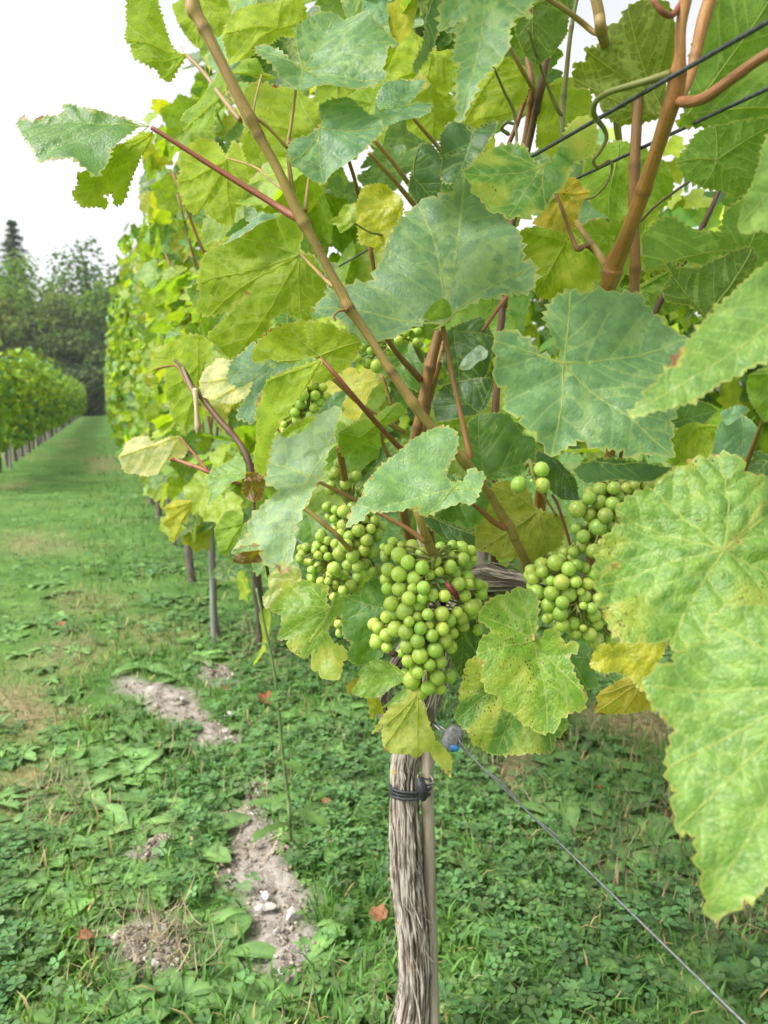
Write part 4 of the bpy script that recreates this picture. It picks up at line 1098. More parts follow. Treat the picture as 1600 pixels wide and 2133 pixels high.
TL('533,100* 544,89 562,94 581,106 600,125 628,134 619,103 614,72 616,44* 637,28 666,16 700,12* 716,23 737,30 759,34 781,50 806,62 834,86* 816,103 803,112 806,134 797,153 800,169* 769,175 737,184 706,191 675,189 625,188* 616,177 591,166 569,147 547,138 534,119', (630, 134), .60, (0, .5), 'top', False, yel=.16, edb=0.17)
TL('666,241 681,228 712,212* 731,212 747,231 769,244 788,250 797,275* 788,291 766,309 737,328 706,338 688,347 672,362* 644,359 619,350 605,344* 603,312 609,297 641,291 666,278 672,266', (667, 280), .585, (0, .6), 'blue', False, edb=0.10)
TL('781,235 784,200* 806,172 838,164 868,164 885,170* 870,192 847,215 875,206 905,203* 894,219 897,234 862,247 831,250* 795,265 781,258', (792, 232), .70, (.1, .5), 'blue', False)
TL('478,147* 494,135 509,125* 534,122 550,153 575,162* 544,162 519,156', (545, 156), .68, (0, -.2), 'light', True)
TL('660,170 720,160 770,190* 760,240 700,260* 650,230', (700, 170), 1.02, (0, .1), 'yg', True)
TL('850,200 900,180 960,200* 960,260 900,290* 850,260', (900, 190), 1.05, (0, .1), 'lime', True)
TL('1010,420 1060,390 1090,420* 1080,470 1030,490', (1050, 400), 1.0, (0, .1), 'mid', True)
TL('720,203* 737,191 769,184 806,175 819,172* 794,200 775,216 744,228', (790, 222), .715, (-.2, -.2), 'light', True)
TL('505,168 530,150 560,160 620,178* 665,215 670,300 690,340* 672,380 650,420 600,440* 560,430 530,420* 505,330 512,250*', (662, 275), .98, (.1, .1), 'lime', True, yel=.2, spk=.2, edb=0.35)
TL('919,-10 920,12 916,56* 934,47 969,34 975,36 953,69 947,122 959,119 953,147 953,181 959,225* 972,212 994,175 1012,150 1025,131 1041,128 1059,97 1059,72 1072,47 1094,50 1100,59* 1105,19 1109,-10 1060,-40 980,-40', (1012, -60), .50, (0, .35), 'top', False, edb=0.21)
TL('966,362* 975,350 984,338 1000,325 1016,306 1041,291* 1072,291 1097,300 1106,319 1134,345 1156,328 1169,297 1184,266 1197,250 1216,247* 1238,259 1245,281 1238,312 1219,328 1194,344 1178,369 1175,391 1153,406 1138,428* 1131,447 1116,444 1091,469 1078,459 1056,472* 1047,453 1038,438 1019,434 1012,419 1000,409 991,409 972,381', (1134, 345), .615, (.05, .4), 'mid', False, yel=.36, spk=.25)
TL('1178,366 1197,366 1231,397* 1216,416 1206,438 1200,470 1180,480* 1140,470 1112,459* 1140,430 1155,405', (1165, 400), .68, (0, 0), 'ochre', True, spk=.3)
TL('664,672 664,650* 671,624 701,609 735,597 780,590 787,567 810,522 829,492 844,462 870,436* 889,425 911,432 926,425 941,436 949,406 967,376* 990,399 1005,410 1020,432 1042,436 1054,462 1076,481 1084,515 1086,552 1116,556* 1114,590 1102,609 1065,620 1020,639 975,646 949,661 941,672 930,676 915,676 885,665 859,680 832,699 802,710* 769,710 742,710 724,699 694,676', (925, 678), .71, (.0, .55), (0.185, 0.295, 0.175), False, curl=.05, rug=.25)
TL('881,661* 900,635 922,620* 934,628 941,650 938,672 922,678 900,669', (924, 677), .675, (0, -.3), 'light', True)
TL('1028,720* 1041,701 1056,696 1086,709 1120,742 1150,756 1172,759 1165,731 1142,690 1137,652 1150,626 1161,611 1191,598* 1210,608 1240,596 1270,596 1300,602 1343,606 1345,626 1371,641 1386,645 1388,664 1416,679 1420,690 1437,701* 1442,735 1412,788 1409,829 1412,851 1398,874 1405,892 1398,915 1403,956* 1382,956 1360,952 1330,949 1311,956 1296,941 1274,938 1259,934 1244,938 1218,922 1199,919 1169,938 1148,954* 1131,930 1112,908 1090,900 1086,874 1060,862 1056,836 1056,802 1028,788 1030,750', (1173, 760), .58, (.05, .35), 'top', False, curl=.08, rug=.1)
TL('1319,842* 1330,829 1352,810 1356,791 1375,780 1405,746 1442,701 1472,664 1518,626 1570,581 1600,555 1640,525* 1680,560 1680,700 1600,746 1555,765 1506,788 1458,818 1420,829 1375,840 1338,846', (1690, 610), .365, (-.1, .5), 'pale', False, edb=0.32, rug=.3, wave=.03)
TL('1600,280 1590,310 1580,350 1565,390 1550,430 1545,465* 1560,478 1590,465 1620,480* 1680,400 1680,280 1620,250', (1680, 330), .365, (0, .3), 'pale', False, wave=.03)
TL('1362,1018* 1375,1002 1400,988 1425,978 1440,962 1465,965 1488,960* 1510,965 1528,975 1535,1000 1560,1008 1590,1010 1612,996* 1620,1040 1585,1058 1565,1070 1550,1100 1525,1120 1504,1145 1503,1155 1520,1152 1535,1140 1550,1112 1558,1100 1575,1070 1605,1050 1670,1030* 1700,1125 1670,1225* 1640,1290 1560,1360 1500,1350 1440,1345 1402,1352* 1400,1325 1375,1338 1348,1340 1340,1325 1330,1340 1310,1338 1290,1325 1275,1315 1268,1298 1262,1278 1272,1262 1305,1248 1270,1258 1260,1263 1241,1260 1252,1245 1270,1232 1239,1221* 1252,1202 1270,1185 1292,1165 1285,1158 1262,1178 1243,1185 1248,1158 1260,1125 1278,1100 1278,1095 1300,1086 1298,1072 1283,1059* 1300,1045 1320,1028 1340,1022', (1503, 1155), .47, (.0, .55), 'pale', False, yel=.29, spk=.5, rug=1.0, edb=0.14, pillow=.05, detail=48, tooth_amp=.7)
TL('1482,1329 1476,1286* 1495,1276 1528,1270 1577,1263 1600,1270 1660,1257* 1692,1414 1692,1644 1643,1808 1600,1847 1581,1870 1558,1873 1531,1903 1479,1903* 1485,1877 1476,1867 1469,1814 1456,1805 1458,1775 1456,1739 1436,1732 1413,1729* 1410,1696 1403,1683 1415,1647 1399,1627 1397,1595* 1395,1565 1403,1545 1413,1516 1407,1506 1387,1496 1377,1476 1358,1460 1348,1440 1341,1427* 1354,1404 1361,1391 1384,1381 1407,1378 1400,1366 1430,1348 1456,1337', (1700, 1440), .37, (-.15, .5), 'pale', False, yel=.05, edb=0.04, rug=.8, pillow=.03, detail=44, tooth_amp=.7)
TL('995,1286* 1009,1262 1027,1247 1050,1241 1062,1239 1075,1225* 1094,1231 1109,1238 1116,1253 1116,1300 1114,1334 1131,1325 1145,1311* 1158,1316 1166,1328 1178,1344 1197,1338 1202,1359 1178,1366 1188,1381 1192,1400 1206,1425 1225,1453* 1212,1480 1194,1481 1166,1497 1159,1519 1141,1525* 1122,1527 1103,1512 1084,1503 1078,1488 1050,1478 1041,1459 1038,1444 1019,1447 1006,1425 1002,1409 1008,1381 992,1366* 1000,1334 1027,1320 1008,1303', (1114, 1334), .66, (0, .4), 'light', False, yel=.31, spk=.55, edb=0.24, rug=.6, pillow=.03, tooth_amp=.7)
TL('972,1378 1006,1361 1060,1350 1120,1370 1170,1420 1181,1497* 1178,1528 1162,1538 1156,1569* 1131,1566 1100,1569 1088,1575 1075,1572 1038,1575* 1022,1572 1006,1559 984,1550 980,1528 953,1503* 950,1488 959,1462 962,1431 966,1416', (1110, 1385), .73, (0, .2), 'mid', False, yel=.36, spk=.7, rug=.3)
TL('1234,1384* 1238,1359 1253,1341 1281,1350 1294,1334* 1316,1331 1328,1338 1388,1338 1369,1375 1347,1412 1338,1441* 1322,1416 1309,1403 1281,1397 1262,1400 1238,1391', (1385, 1345), .54, (0, .4), 'yel', False, spk=.4, edb=0.21, wave=.14, rug=.5)
TL('1247,1450* 1275,1431 1316,1412 1347,1438 1369,1462 1375,1481* 1347,1478 1344,1484 1300,1491* 1269,1494 1241,1488*', (1340, 1415), .56, (0, -.1), 'ochre', True, edb=0.77, wave=.1)
TL('720,1091* 731,1060 754,1032 772,992 794,960 830,938 875,902 916,877* 947,898 954,920 947,947 924,978 938,1006 965,1001 983,974* 1008,992 1001,1024* 983,1055 956,1050 920,1060 880,1075* 862,1060 812,1068 772,1062 749,1082', (941, 1022), .63, (0, .5), (0.185, 0.31, 0.13), False, edb=0.32, rug=.2, tooth_amp=.8)
TL('546,981 550,950* 562,922 590,906 619,890 650,875 690,868 717,870* 705,900 695,938 680,965 676,985 672,1006 656,1038 653,1059 638,1081 622,1106 616,1119 616,1141 600,1172 584,1191* 575,1172 559,1181 550,1172 556,1156 531,1138 519,1147 494,1156* 500,1147 522,1131 525,1119 522,1106 531,1091 547,1075 569,1050 588,1034 575,1025 556,1019 544,1000', (650, 998), .69, (-.25, .75), (0.26, 0.37, 0.215), False, edb=0.28, rug=.15, tooth_amp=.7)
TL('484,1165* 494,1156 519,1147 540,1145 550,1158 545,1170* 522,1175 488,1172', (545, 1150), .685, (0, -.2), 'brown', False, wave=.2)
TL('517,749* 528,718 556,690 596,675* 650,672 690,675 704,690 740,704 749,713* 736,749 722,767 695,785* 668,798 645,794 663,745 636,740 605,758 560,749 533,756', (664, 742), .665, (-.1, -.3), 'lime', True, edb=0.17)
TL('663,745 650,776 632,803 605,843 578,879 560,915 546,956 540,983 525,1005* 515,1005 515,965 522,920 526,875 533,830 551,798* 582,780 614,762', (660, 748), .655, (-.4, 0), 'yg', True, edb=0.24, yel=.05)
TL('517,985 540,985 553,1000* 550,1015 545,1040* 530,1045 510,1035* 503,1025 510,1005', (528, 985), .65, (0, 0), 'brown', False, wave=.4)
TL('472,772* 484,745 528,713 560,754 618,754* 614,772 574,790 538,821 528,880* 492,870 524,816 528,790 497,808* 474,790', (580, 762), .72, (0, .5), 'blue', False, edb=0.28)
TL('402,636 412,616 408,588* 412,556 416,534 431,519 447,500 475,488* 512,475 550,459 584,444 616,456 628,481 622,503 625,528 650,531 675,575 678,594* 669,619 647,638 644,669 628,666* 597,647 562,656 559,681 531,703 506,725 481,741* 459,738 444,719 425,700 450,672 472,656 500,631 519,606 494,625 462,647 431,653* 419,655', (625, 530), .745, (-.1, -.1), 'yg', True, edb=0.21, yel=.05)
TL('460,497 500,470 550,450 584,442* 588,448 550,463 515,480 480,490', (584, 445), .735, (0, .6), 'blue', False, edb=0.35)
TL('412,791* 422,766 441,750 444,738 472,747 500,750 540,781 528,809 512,828* 481,838 444,828* 419,819', (535, 776), .80, (0, .3), 'cream', True, edb=0.14, spk=.1)
TL('306,775* 316,756 319,738 334,725* 356,709 375,708 381,725 372,747 366,762 338,766 316,781', (366, 762), .90, (0, .1), 'lime', True, edb=0.14)
TL('381,700 412,697* 438,712 441,738 425,753 416,781 412,806 406,838 406,878 378,888* 356,869 350,847 347,812* 344,775 369,753 378,725', (414, 760), .98, (-.2, 0), 'yg', True)
TL('242,950* 256,934 255,922 275,909* 303,908 320,922 341,916 375,909 388,931 381,950 356,950 338,969 325,984* 300,988 275,981 256,981', (375, 911), .93, (0, .2), 'cream', True, edb=0.08)
TL('428,997* 444,975 466,966 481,959 494,941* 506,956 512,981 512,1000 481,1006 472,1019 450,1038 431,1050* 438,1031 434,1012', (505, 985), .85, (-.1, .5), 'pale', False)
TL('336,1059* 350,1050 375,1042 400,1044 394,1066 378,1091 369,1116 356,1131* 344,1125 350,1103 334,1091* 347,1078', (398, 1046), 1.15, (-.3, 0), 'yel', True, edb=0.42, yel=.1)
TL('444,1103* 456,1081 466,1066* 491,1062 506,1075 503,1106 481,1138 462,1159* 453,1144 450,1125', (505, 1090), 1.05, (-.2, .1), 'light', True, yel=.1)
TL('563,1272* 577,1250 589,1228 589,1209 614,1216 636,1208* 655,1216 686,1222 680,1244 680,1256 689,1266 705,1262 714,1269 699,1284 680,1316 696,1341 718,1350 724,1372 714,1378 708,1416* 686,1416 668,1412 664,1397 649,1394 649,1369 655,1353 633,1372* 611,1359 599,1347 602,1331 577,1331* 589,1306 586,1281', (689, 1267), .73, (0, .3), 'light', False, yel=.38, spk=.3, edb=0.10, tooth_amp=.7)
TL('646,1334* 655,1319 680,1284 689,1266 702,1231* 716,1244 714,1272 696,1288 680,1309 658,1325', (690, 1268), .705, (.3, .5), 'pale', True)
TL('546,1244* 561,1225 558,1200* 571,1188 605,1178 627,1188 627,1209 589,1219 586,1238 564,1266* 552,1266', (625, 1200), .78, (0, .3), (0.36, 0.38, 0.13), False, yel=.1, edb=0.17)
TL('714,1241* 752,1241 758,1219 789,1206* 805,1238 830,1260 830,1310 800,1340 799,1362 780,1378* 749,1386 730,1378 724,1362 736,1338 721,1331 714,1316', (810, 1270), .83, (0, .2), 'mid', False, rug=.3)
TL('732,1441* 752,1412 746,1400* 774,1378 792,1375* 824,1388 842,1403 839,1419 814,1431 792,1450 761,1452', (843, 1405), .715, (0, .4), 'light', False, yel=.05)
TL('720,1432 735,1415 752,1412 740,1440 728,1446', (750, 1420), .74, (0, .2), 'ochre', True)
TL('774,1531* 788,1509 798,1494 809,1479 807,1471 835,1462 848,1434 861,1441 869,1460 882,1462 889,1490 895,1512 908,1542 925,1561 942,1580 945,1608 936,1612 942,1626* 927,1608 908,1589 899,1571 884,1563 880,1574 869,1581* 854,1571 816,1569 799,1558* 796,1528 803,1501 788,1522', (870, 1445), .71, (0, .15), (0.35, 0.37, 0.10), True, yel=.25, spk=.3, edb=0.14, tooth_amp=.6)
TL('848,1434* 846,1449 831,1460 797,1474* 811,1462 831,1445', (846, 1440), .695, (.2, .4), 'pale', False)
TL('765,1455 790,1455 800,1490 785,1485 775,1500*', (785, 1455), .78, (0, .2), 'yel', True)
TL('1197,156* 1203,138 1197,128 1231,125 1225,106 1219,97* 1247,94 1256,81 1259,50 1275,44 1294,41 1312,12* 1338,-5 1400,-5 1420,125 1390,170 1380,244 1344,253* 1303,259 1269,247 1253,225* 1250,203 1231,181 1200,178', (1385, 245), .62, (-.1, -.4), 'olive', True, rug=.3, edb=0.07)
TL('1480,0 1620,-20* 1700,0 1700,230* 1600,240 1540,250 1480,262* 1410,260 1425,235 1440,190 1450,100 1470,40', (1430, 240), .56, (0, -.4), 'mid', True)
TL('1409,338* 1431,309 1459,272 1491,259* 1538,250 1600,241 1640,245* 1640,330 1600,350 1570,380 1553,406* 1534,409 1500,397 1459,391* 1438,381 1419,359', (1487, 337), .615, (0, -.2), 'mid', True)
TL('1230,300 1290,290* 1380,330 1405,370* 1408,400 1385,430 1350,450* 1320,455 1270,450* 1240,430 1215,390', (1290, 320), .74, (0, -.1), 'light', True)
TL('1345,480 1370,460 1405,445* 1430,470 1470,490 1500,485 1510,440 1545,415 1600,410* 1650,500 1640,560 1560,540 1500,560* 1430,540 1350,560*', (1560, 520), .66, (0, 0), 'mid', True)
TL('1340,500 1350,455 1375,450 1385,475 1370,500 1350,508', (1345, 480), .8, (0, 0), 'lime', True)
TL('1390,544* 1420,562 1465,559 1499,540 1532,525 1581,518* 1591,540 1574,574 1532,615 1488,660 1471,662 1442,638 1394,630 1390,615 1409,578', (1473, 660), .55, (.1, -.5), 'dark', True, rug=.3)
TL('1085,480* 1120,465 1180,470 1250,540* 1250,600 1180,620 1120,610* 1110,560 1085,550', (1180, 500), .76, (0, 0), 'yg', True, yel=.35, spk=.4)
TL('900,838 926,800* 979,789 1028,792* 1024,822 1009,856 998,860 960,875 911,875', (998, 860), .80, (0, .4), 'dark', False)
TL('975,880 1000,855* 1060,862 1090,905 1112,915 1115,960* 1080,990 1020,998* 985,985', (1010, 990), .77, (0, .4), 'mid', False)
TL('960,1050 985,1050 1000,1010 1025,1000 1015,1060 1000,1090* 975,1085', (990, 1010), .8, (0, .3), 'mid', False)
TL('1000,1070 1022,1040 1025,1008* 1052,1000 1075,1005 1105,1025 1115,1055 1150,1075 1175,1075* 1180,1095 1170,1138 1155,1145 1140,1150* 1110,1170 1070,1158 1045,1165 1025,1150 1000,1145* 992,1112', (1120, 1065), .90, (0, .1), (0.24, 0.25, 0.04), True, yel=.1, spk=.3)
TL('1500,870 1545,860* 1570,900 1560,960 1545,1000* 1500,990 1480,940', (1545, 880), .56, (.2, .2), 'blue', False)
TL('1405,900 1440,880 1500,890* 1510,940 1480,965* 1430,965 1408,940*', (1450, 890), .60, (0, .1), 'yg', True, yel=.25, spk=.1)
TL('1330,845 1365,850 1400,840 1460,835 1500,850* 1470,880 1420,890 1380,885', (1400, 880), .62, (0, .2), 'mid', False)
TL('1500,860 1540,845 1565,848* 1550,860 1515,885', (1510, 870), .55, (0, .7), 'blue', False)
TL('742,440* 750,406 761,388* 802,386 832,406 840,425 832,474 810,511 788,534* 780,515 750,508 746,478', (835, 430), .80, (0, .1), 'yel', False, yel=.1, edb=0.07)
TL('684,462* 705,448 716,425* 739,425 742,448 735,470 709,487 701,470', (742, 465), .75, (0, .1), 'lime', False)
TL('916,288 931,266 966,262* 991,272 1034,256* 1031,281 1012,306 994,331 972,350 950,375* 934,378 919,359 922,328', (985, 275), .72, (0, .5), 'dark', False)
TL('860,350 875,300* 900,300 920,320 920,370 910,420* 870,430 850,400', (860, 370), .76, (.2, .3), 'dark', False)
TL('805,160 830,90 860,55* 890,80 880,130 860,160 820,165*', (880, 135), .92, (0, .1), 'lime', True, spk=.2)
TL('870,130 900,110 950,100 955,160* 930,190 890,165*', (900, 105), .90, (0, .1), 'lime', True, yel=.1)
TL('806,0 840,-10 870,0 860,50* 830,90 815,60', (870, -10), .94, (0, .1), 'yel', True, spk=.2)
TL('885,0 918,-10 920,40 905,80 890,120 870,150* 860,140 875,100 885,50', (900, -10), .66, (.7, .2), 'dark', False)
TL('355,0 390,-10 470,-10* 480,30 468,55* 450,70 440,60 410,90* 380,60 365,30', (420, 0), .95, (0, .1), 'lime', True)
TL('757,0 806,-10 806,50* 780,45 757,30', (780, -10), .95, (0, .6), 'blue', False)
TL('1075,50 1110,0 1180,-10* 1185,60 1150,110 1120,130* 1090,100', (1110, 10), .74, (0, -.1), 'dark', True)
TL('985,200 1010,150 1060,110* 1100,120 1105,180 1080,220* 1040,250 990,250*', (965, 258), .84, (0, 0), 'lime', True, yel=.25)
TL('1130,200 1160,160 1210,160* 1235,190 1240,240 1200,300* 1150,320 1120,290', (1140, 180), .88, (0, 0), 'lime', True, yel=.1)
TL('956,766* 964,748 998,719* 1016,732 1012,748 975,766', (1005, 745), .84, (-.2, .8), (0.22, 0.30, 0.24), False)
TL('1175,1345 1200,1370 1225,1370* 1240,1395 1248,1430* 1225,1435 1205,1400', (1180, 1340), .72, (0, .2), 'mid', False)
TL('704,929 708,902* 736,884 785,866 830,839* 848,857 808,884 772,916 740,934 713,952', (750, 910), .74, (0, -.2), 'light', True)
TL('640,885 668,855 700,815 722,812* 715,835 700,870 670,880', (660, 870), .76, (0, .4), 'blue', False)
TL('583,905 610,885 640,872 660,868 640,890 600,910', (650, 875), .7, (0, .2), 'lime', False)
TL('720,680 760,660 800,700 860,720* 900,790 880,820 820,790* 760,760', (860, 700), .88, (0, .3), 'mid', False)
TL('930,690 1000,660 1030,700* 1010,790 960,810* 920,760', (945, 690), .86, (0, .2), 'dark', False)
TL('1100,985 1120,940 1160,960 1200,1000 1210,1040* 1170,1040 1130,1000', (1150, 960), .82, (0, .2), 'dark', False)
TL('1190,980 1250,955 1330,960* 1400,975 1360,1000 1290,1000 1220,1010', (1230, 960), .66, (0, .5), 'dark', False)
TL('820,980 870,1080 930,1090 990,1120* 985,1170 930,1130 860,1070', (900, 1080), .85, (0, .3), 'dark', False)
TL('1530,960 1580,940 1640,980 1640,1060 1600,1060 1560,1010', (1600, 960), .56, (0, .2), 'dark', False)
TL('1560,780 1640,760 1660,860 1600,880 1570,840', (1620, 780), .44, (0, -.3), 'mid', True)
TL('1240,580 1290,600 1340,590 1400,560 1420,640 1360,660 1260,640', (1330, 600), .72, (0, 0), 'mid', True)
TL('1190,1220 1240,1215 1300,1270 1310,1330 1250,1330 1200,1290', (1220, 1220), .86, (0, .2), 'dark', False)
TL('940,1300 990,1290 1010,1340 1000,1400 960,1410 935,1360', (960, 1300), .82, (0, .2), 'dark', False)

# grape bunches ---------------------------------------------------------------
bm = bmesh.new(); bmesh.ops.create_icosphere(bm, subdivisions=3, radius=1)
for v in bm.verts:
    if v.co.z < -.97: v.co.z *= .97
for f in bm.faces: f.smooth = True
BERRY = bpy.data.meshes.new('berry'); bm.to_mesh(BERRY); bm.free(); BERRY.materials.append(MBERRY)
bm = bmesh.new(); bmesh.ops.create_cone(bm, cap_ends=True, segments=7, radius1=.16, radius2=.05, depth=.10, matrix=Matrix.Translation((0, 0, -1.0)))
DOT = bpy.data.meshes.new('stem_end'); bm.to_mesh(DOT); bm.free(); DOT.materials.append(MDRY)
def bunch(items, dfun, top, extra=40, seed=1, shade=1.0, name='grape_bunch', label=None):
    """items: (px, py, diameter px) of the berries in view; more berries fill the bunch behind them"""
    rg = np.random.default_rng(seed)
    it = np.array(items, float)
    d = np.array([dfun(x, y) for x, y, w in it]) + rg.uniform(-.004, .004, len(it))
    pos = np.array([P(x, y, dd) for (x, y, w), dd in zip(it, d)]); rad = it[:, 2] * .52 * d / FPX
    # settle along the line of sight only, until neighbours no longer sink into each other
    dirs = pos - CAM; dirs /= np.linalg.norm(dirs, axis=1)[:, None]
    for _ in range(60):
        D = pos[:, None] - pos[None]; dist = np.linalg.norm(D, axis=2) + 1e-9; need = (rad[:, None] + rad[None]) * .93
        ov = np.clip(need - dist, 0, None); np.fill_diagonal(ov, 0)
        if ov.max() < 2e-4: break
        s = np.sign((D * dirs[:, None, :]).sum(2)); push = (ov * s).sum(1) * .35
        pos = pos + dirs * np.clip(push, -.004, .004)[:, None]
    c = pos.mean(0); m = len(pos)
    more, tries = [], 0
    mr = float(np.mean(rad))
    while len(more) < extra and tries < 4000:
        tries += 1
        b0 = pos[rg.integers(m)]; q = b0 + dirs[0] * rg.uniform(.6, 3.6) * mr + rg.normal(0, .5, 3) * mr; r2 = mr * rg.uniform(.85, 1.1)
        if all(np.linalg.norm(q - p) > (r2 + r) * .88 for p, r in zip(pos, rad)) and all(np.linalg.norm(q - p) > (r2 + r) * .88 for p, r in more): more.append((q, r2))
    t3 = P(*top)
    B = bpy.data.objects.new(name, None); COL.objects.link(B); B.location = tuple(t3); B.parent = VINE; B.matrix_parent_inverse = VINE.matrix_basis.inverted()
    if label: B['label'] = label
    al = [(p, r) for p, r in zip(pos, rad)] + more
    for p, r in al:
        o = bpy.data.objects.new('berry', BERRY); COL.objects.link(o)
        ax = (c + np.array([0, 0, .02]) - p); ax /= np.linalg.norm(ax)
        o.rotation_euler = Vector(ax).to_track_quat('Z', 'Y').to_euler()
        o.location = tuple(p); o.scale = (r, r, r * rg.uniform(1.0, 1.07)); o.parent = B; o.matrix_parent_inverse = B.matrix_basis.inverted()
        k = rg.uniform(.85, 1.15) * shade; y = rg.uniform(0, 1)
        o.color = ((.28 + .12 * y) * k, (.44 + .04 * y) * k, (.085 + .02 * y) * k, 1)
    # rachis and pedicels
    V, F, UV = [], [], []
    ax = catmull(np.array([t3, c + (t3 - c) * .5 + np.array([0, 0, .01]), c, c + (c - t3) * .55]), 5)
    def add(pts, r):
        b0 = len(V); v, f, u = tube_arrays(pts, r, 6); V.extend(v); UV.extend(u); F.extend([tuple(x + b0 for x in q) for q in f])
    add(ax, np.linspace(.0028, .0014, len(ax)))
    for p, r in al:
        i = np.argmin(np.linalg.norm(ax - p, axis=1)); a = ax[max(0, i - 2)]
        add(np.array([a, (a + p) * .5 + np.array([0, 0, .003]), p]), np.array([.0012, .001, .0011]))
    o = obj('stem', new_mesh('stem', np.array(V) - t3, F, (MCANE,), uv=UV), B, loc=t3); o.color = (.20, .24, .06, 1)
    return B
def Z(s, ox, oy, k): return [(ox + a / k, oy + b / k, w / k) for a, b, w in s]
main = Z([(527, 625, 130), (635, 560, 125), (600, 685, 120), (710, 610, 100), (820, 675, 115), (440, 750, 120), (425, 825, 115), (525, 785, 130), (655, 820, 130), (720, 730, 115), (530, 910, 120), (430, 905, 100), (395, 560, 65), (470, 525, 80), (440, 580, 90), (410, 640, 80), (545, 545, 70), (945, 725, 120), (860, 760, 80), (730, 895, 110), (800, 960, 105), (905, 965, 100), (1020, 865, 115), (985, 790, 110), (1090, 810, 115), (1105, 870, 90), (1075, 965, 100), (1210, 950, 100), (605, 985, 115), (690, 1040, 115), (720, 985, 95), (460, 1030, 120), (575, 1090, 145), (490, 1110, 100), (420, 1140, 100), (680, 1140, 85), (765, 1120, 100), (880, 1115, 125), (1010, 1100, 92), (1125, 1060, 138), (1040, 1150, 110), (350, 1230, 100), (420, 1290, 110), (495, 1240, 130), (585, 1265, 130), (705, 1235, 110), (610, 1180, 90), (780, 1210, 75), (885, 1240, 115), (945, 1170, 110), (975, 1275, 90), (905, 1335, 128), (800, 1295, 105), (680, 1340, 122), (590, 1385, 115), (340, 1355, 120), (425, 1395, 95), (825, 1415, 132), (955, 1390, 110), (700, 1460, 135), (600, 1505, 105), (780, 1540, 105), (870, 1515, 105), (670, 1570, 118), (540, 1440, 70), (870, 560, 90), (970, 540, 80), (1040, 570, 120), (1120, 590, 95), (945, 635, 100), (1055, 660, 115), (1140, 665, 70), (1080, 720, 110), (640, 905, 90), (780, 790, 90), (1170, 1030, 90), (1130, 1110, 90), (1180, 1250, 90), (1060, 1215, 100)], 700, 1000, 4)
main += [(858, 1417, 36), (876, 1443, 31), (892, 1433, 30), (917, 1434, 25), (911, 1411, 31), (936, 1409, 30), (871, 1402, 25)]
bunch(main, lambda x, y: .765 + .045 * ((x - 880) / 110) ** 2 + .02 * ((y - 1290) / 150) ** 2, (905, 1160, .77), 45, 1, label='biggest grape bunch, front and centre, hanging by the trunk')
b2 = Z([(700, 40, 60), (755, 50, 85), (755, 140, 90), (855, 175, 88), (790, 215, 75), (835, 265, 75), (890, 100, 60), (935, 165, 65), (905, 240, 80), (730, 330, 95), (815, 345, 88), (775, 275, 80), (890, 310, 80), (945, 320, 85), (785, 405, 80), (850, 415, 80), (890, 390, 90), (945, 450, 65), (735, 195, 60), (960, 110, 70), (1010, 150, 70), (985, 200, 70), (690, 100, 55), (640, 20, 60), (830, 90, 75), (810, 20, 70), (880, 30, 70), (940, 60, 70)], 480, 1050, 3.2)
b2 += [(700, 985, 22), (720, 1008, 24), (742, 992, 22), (760, 1022, 24), (690, 1012, 20), (705, 965, 20)]
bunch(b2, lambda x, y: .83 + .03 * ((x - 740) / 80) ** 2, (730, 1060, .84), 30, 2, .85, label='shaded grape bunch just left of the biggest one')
b3 = Z([(700, 265, 65), (650, 245, 60), (600, 215, 70), (580, 280, 70), (650, 350, 60), (585, 340, 55), (625, 300, 50), (530, 385, 42), (580, 420, 75), (540, 440, 55), (690, 430, 90), (665, 475, 70), (755, 480, 75), (720, 465, 50), (695, 540, 60), (745, 530, 50), (750, 575, 65), (800, 545, 80), (835, 570, 70), (845, 500, 80), (600, 515, 55), (545, 495, 60), (650, 515, 50), (560, 310, 40), (480, 330, 60), (500, 290, 50), (460, 370, 50), (690, 350, 60), (720, 800, 60), (730, 860, 60), (700, 760, 55), (690, 620, 60), (740, 640, 60)], 480, 1050, 3.2)
bunch(b3, lambda x, y: .88 + .02 * ((x - 690) / 80) ** 2, (690, 1130, .9), 25, 3, .95, label='small-berried grape bunch over the yellow leaf at the left')
b4 = Z([(1000, 480, 125), (1115, 468, 110), (1220, 470, 100), (1290, 440, 80), (1395, 435, 130), (910, 550, 110), (1000, 585, 120), (1105, 600, 115), (1160, 540, 90), (810, 645, 142), (915, 685, 125), (1045, 695, 125), (1150, 700, 100), (980, 795, 142), (1080, 770, 90), (860, 870, 110), (930, 850, 80), (860, 945, 125), (945, 990, 115), (780, 1000, 90), (1040, 900, 100), (1300, 520, 100), (1230, 570, 90), (1040, 1040, 110), (1000, 930, 90)], 1000, 900, 4)
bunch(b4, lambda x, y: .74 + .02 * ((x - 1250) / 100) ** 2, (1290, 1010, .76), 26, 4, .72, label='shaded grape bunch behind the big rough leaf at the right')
b5 = Z([(515, 1105, 120), (430, 1155, 110), (520, 1165, 105), (630, 1090, 132), (740, 1140, 120), (805, 1110, 100), (445, 1220, 120), (680, 1250, 130), (795, 1245, 105), (890, 1265, 105), (945, 1185, 125), (870, 1130, 90), (470, 1335, 130), (598, 1340, 128), (740, 1350, 135), (570, 1440, 120), (685, 1420, 110), (838, 1328, 65), (870, 1370, 110), (985, 1390, 95), (858, 1448, 68), (948, 1525, 115), (670, 1510, 122), (930, 1470, 100), (590, 1530, 80), (780, 1590, 110), (1010, 1330, 100), (680, 1060, 90), (760, 1050, 90), (590, 1240, 80)], 1000, 900, 4)
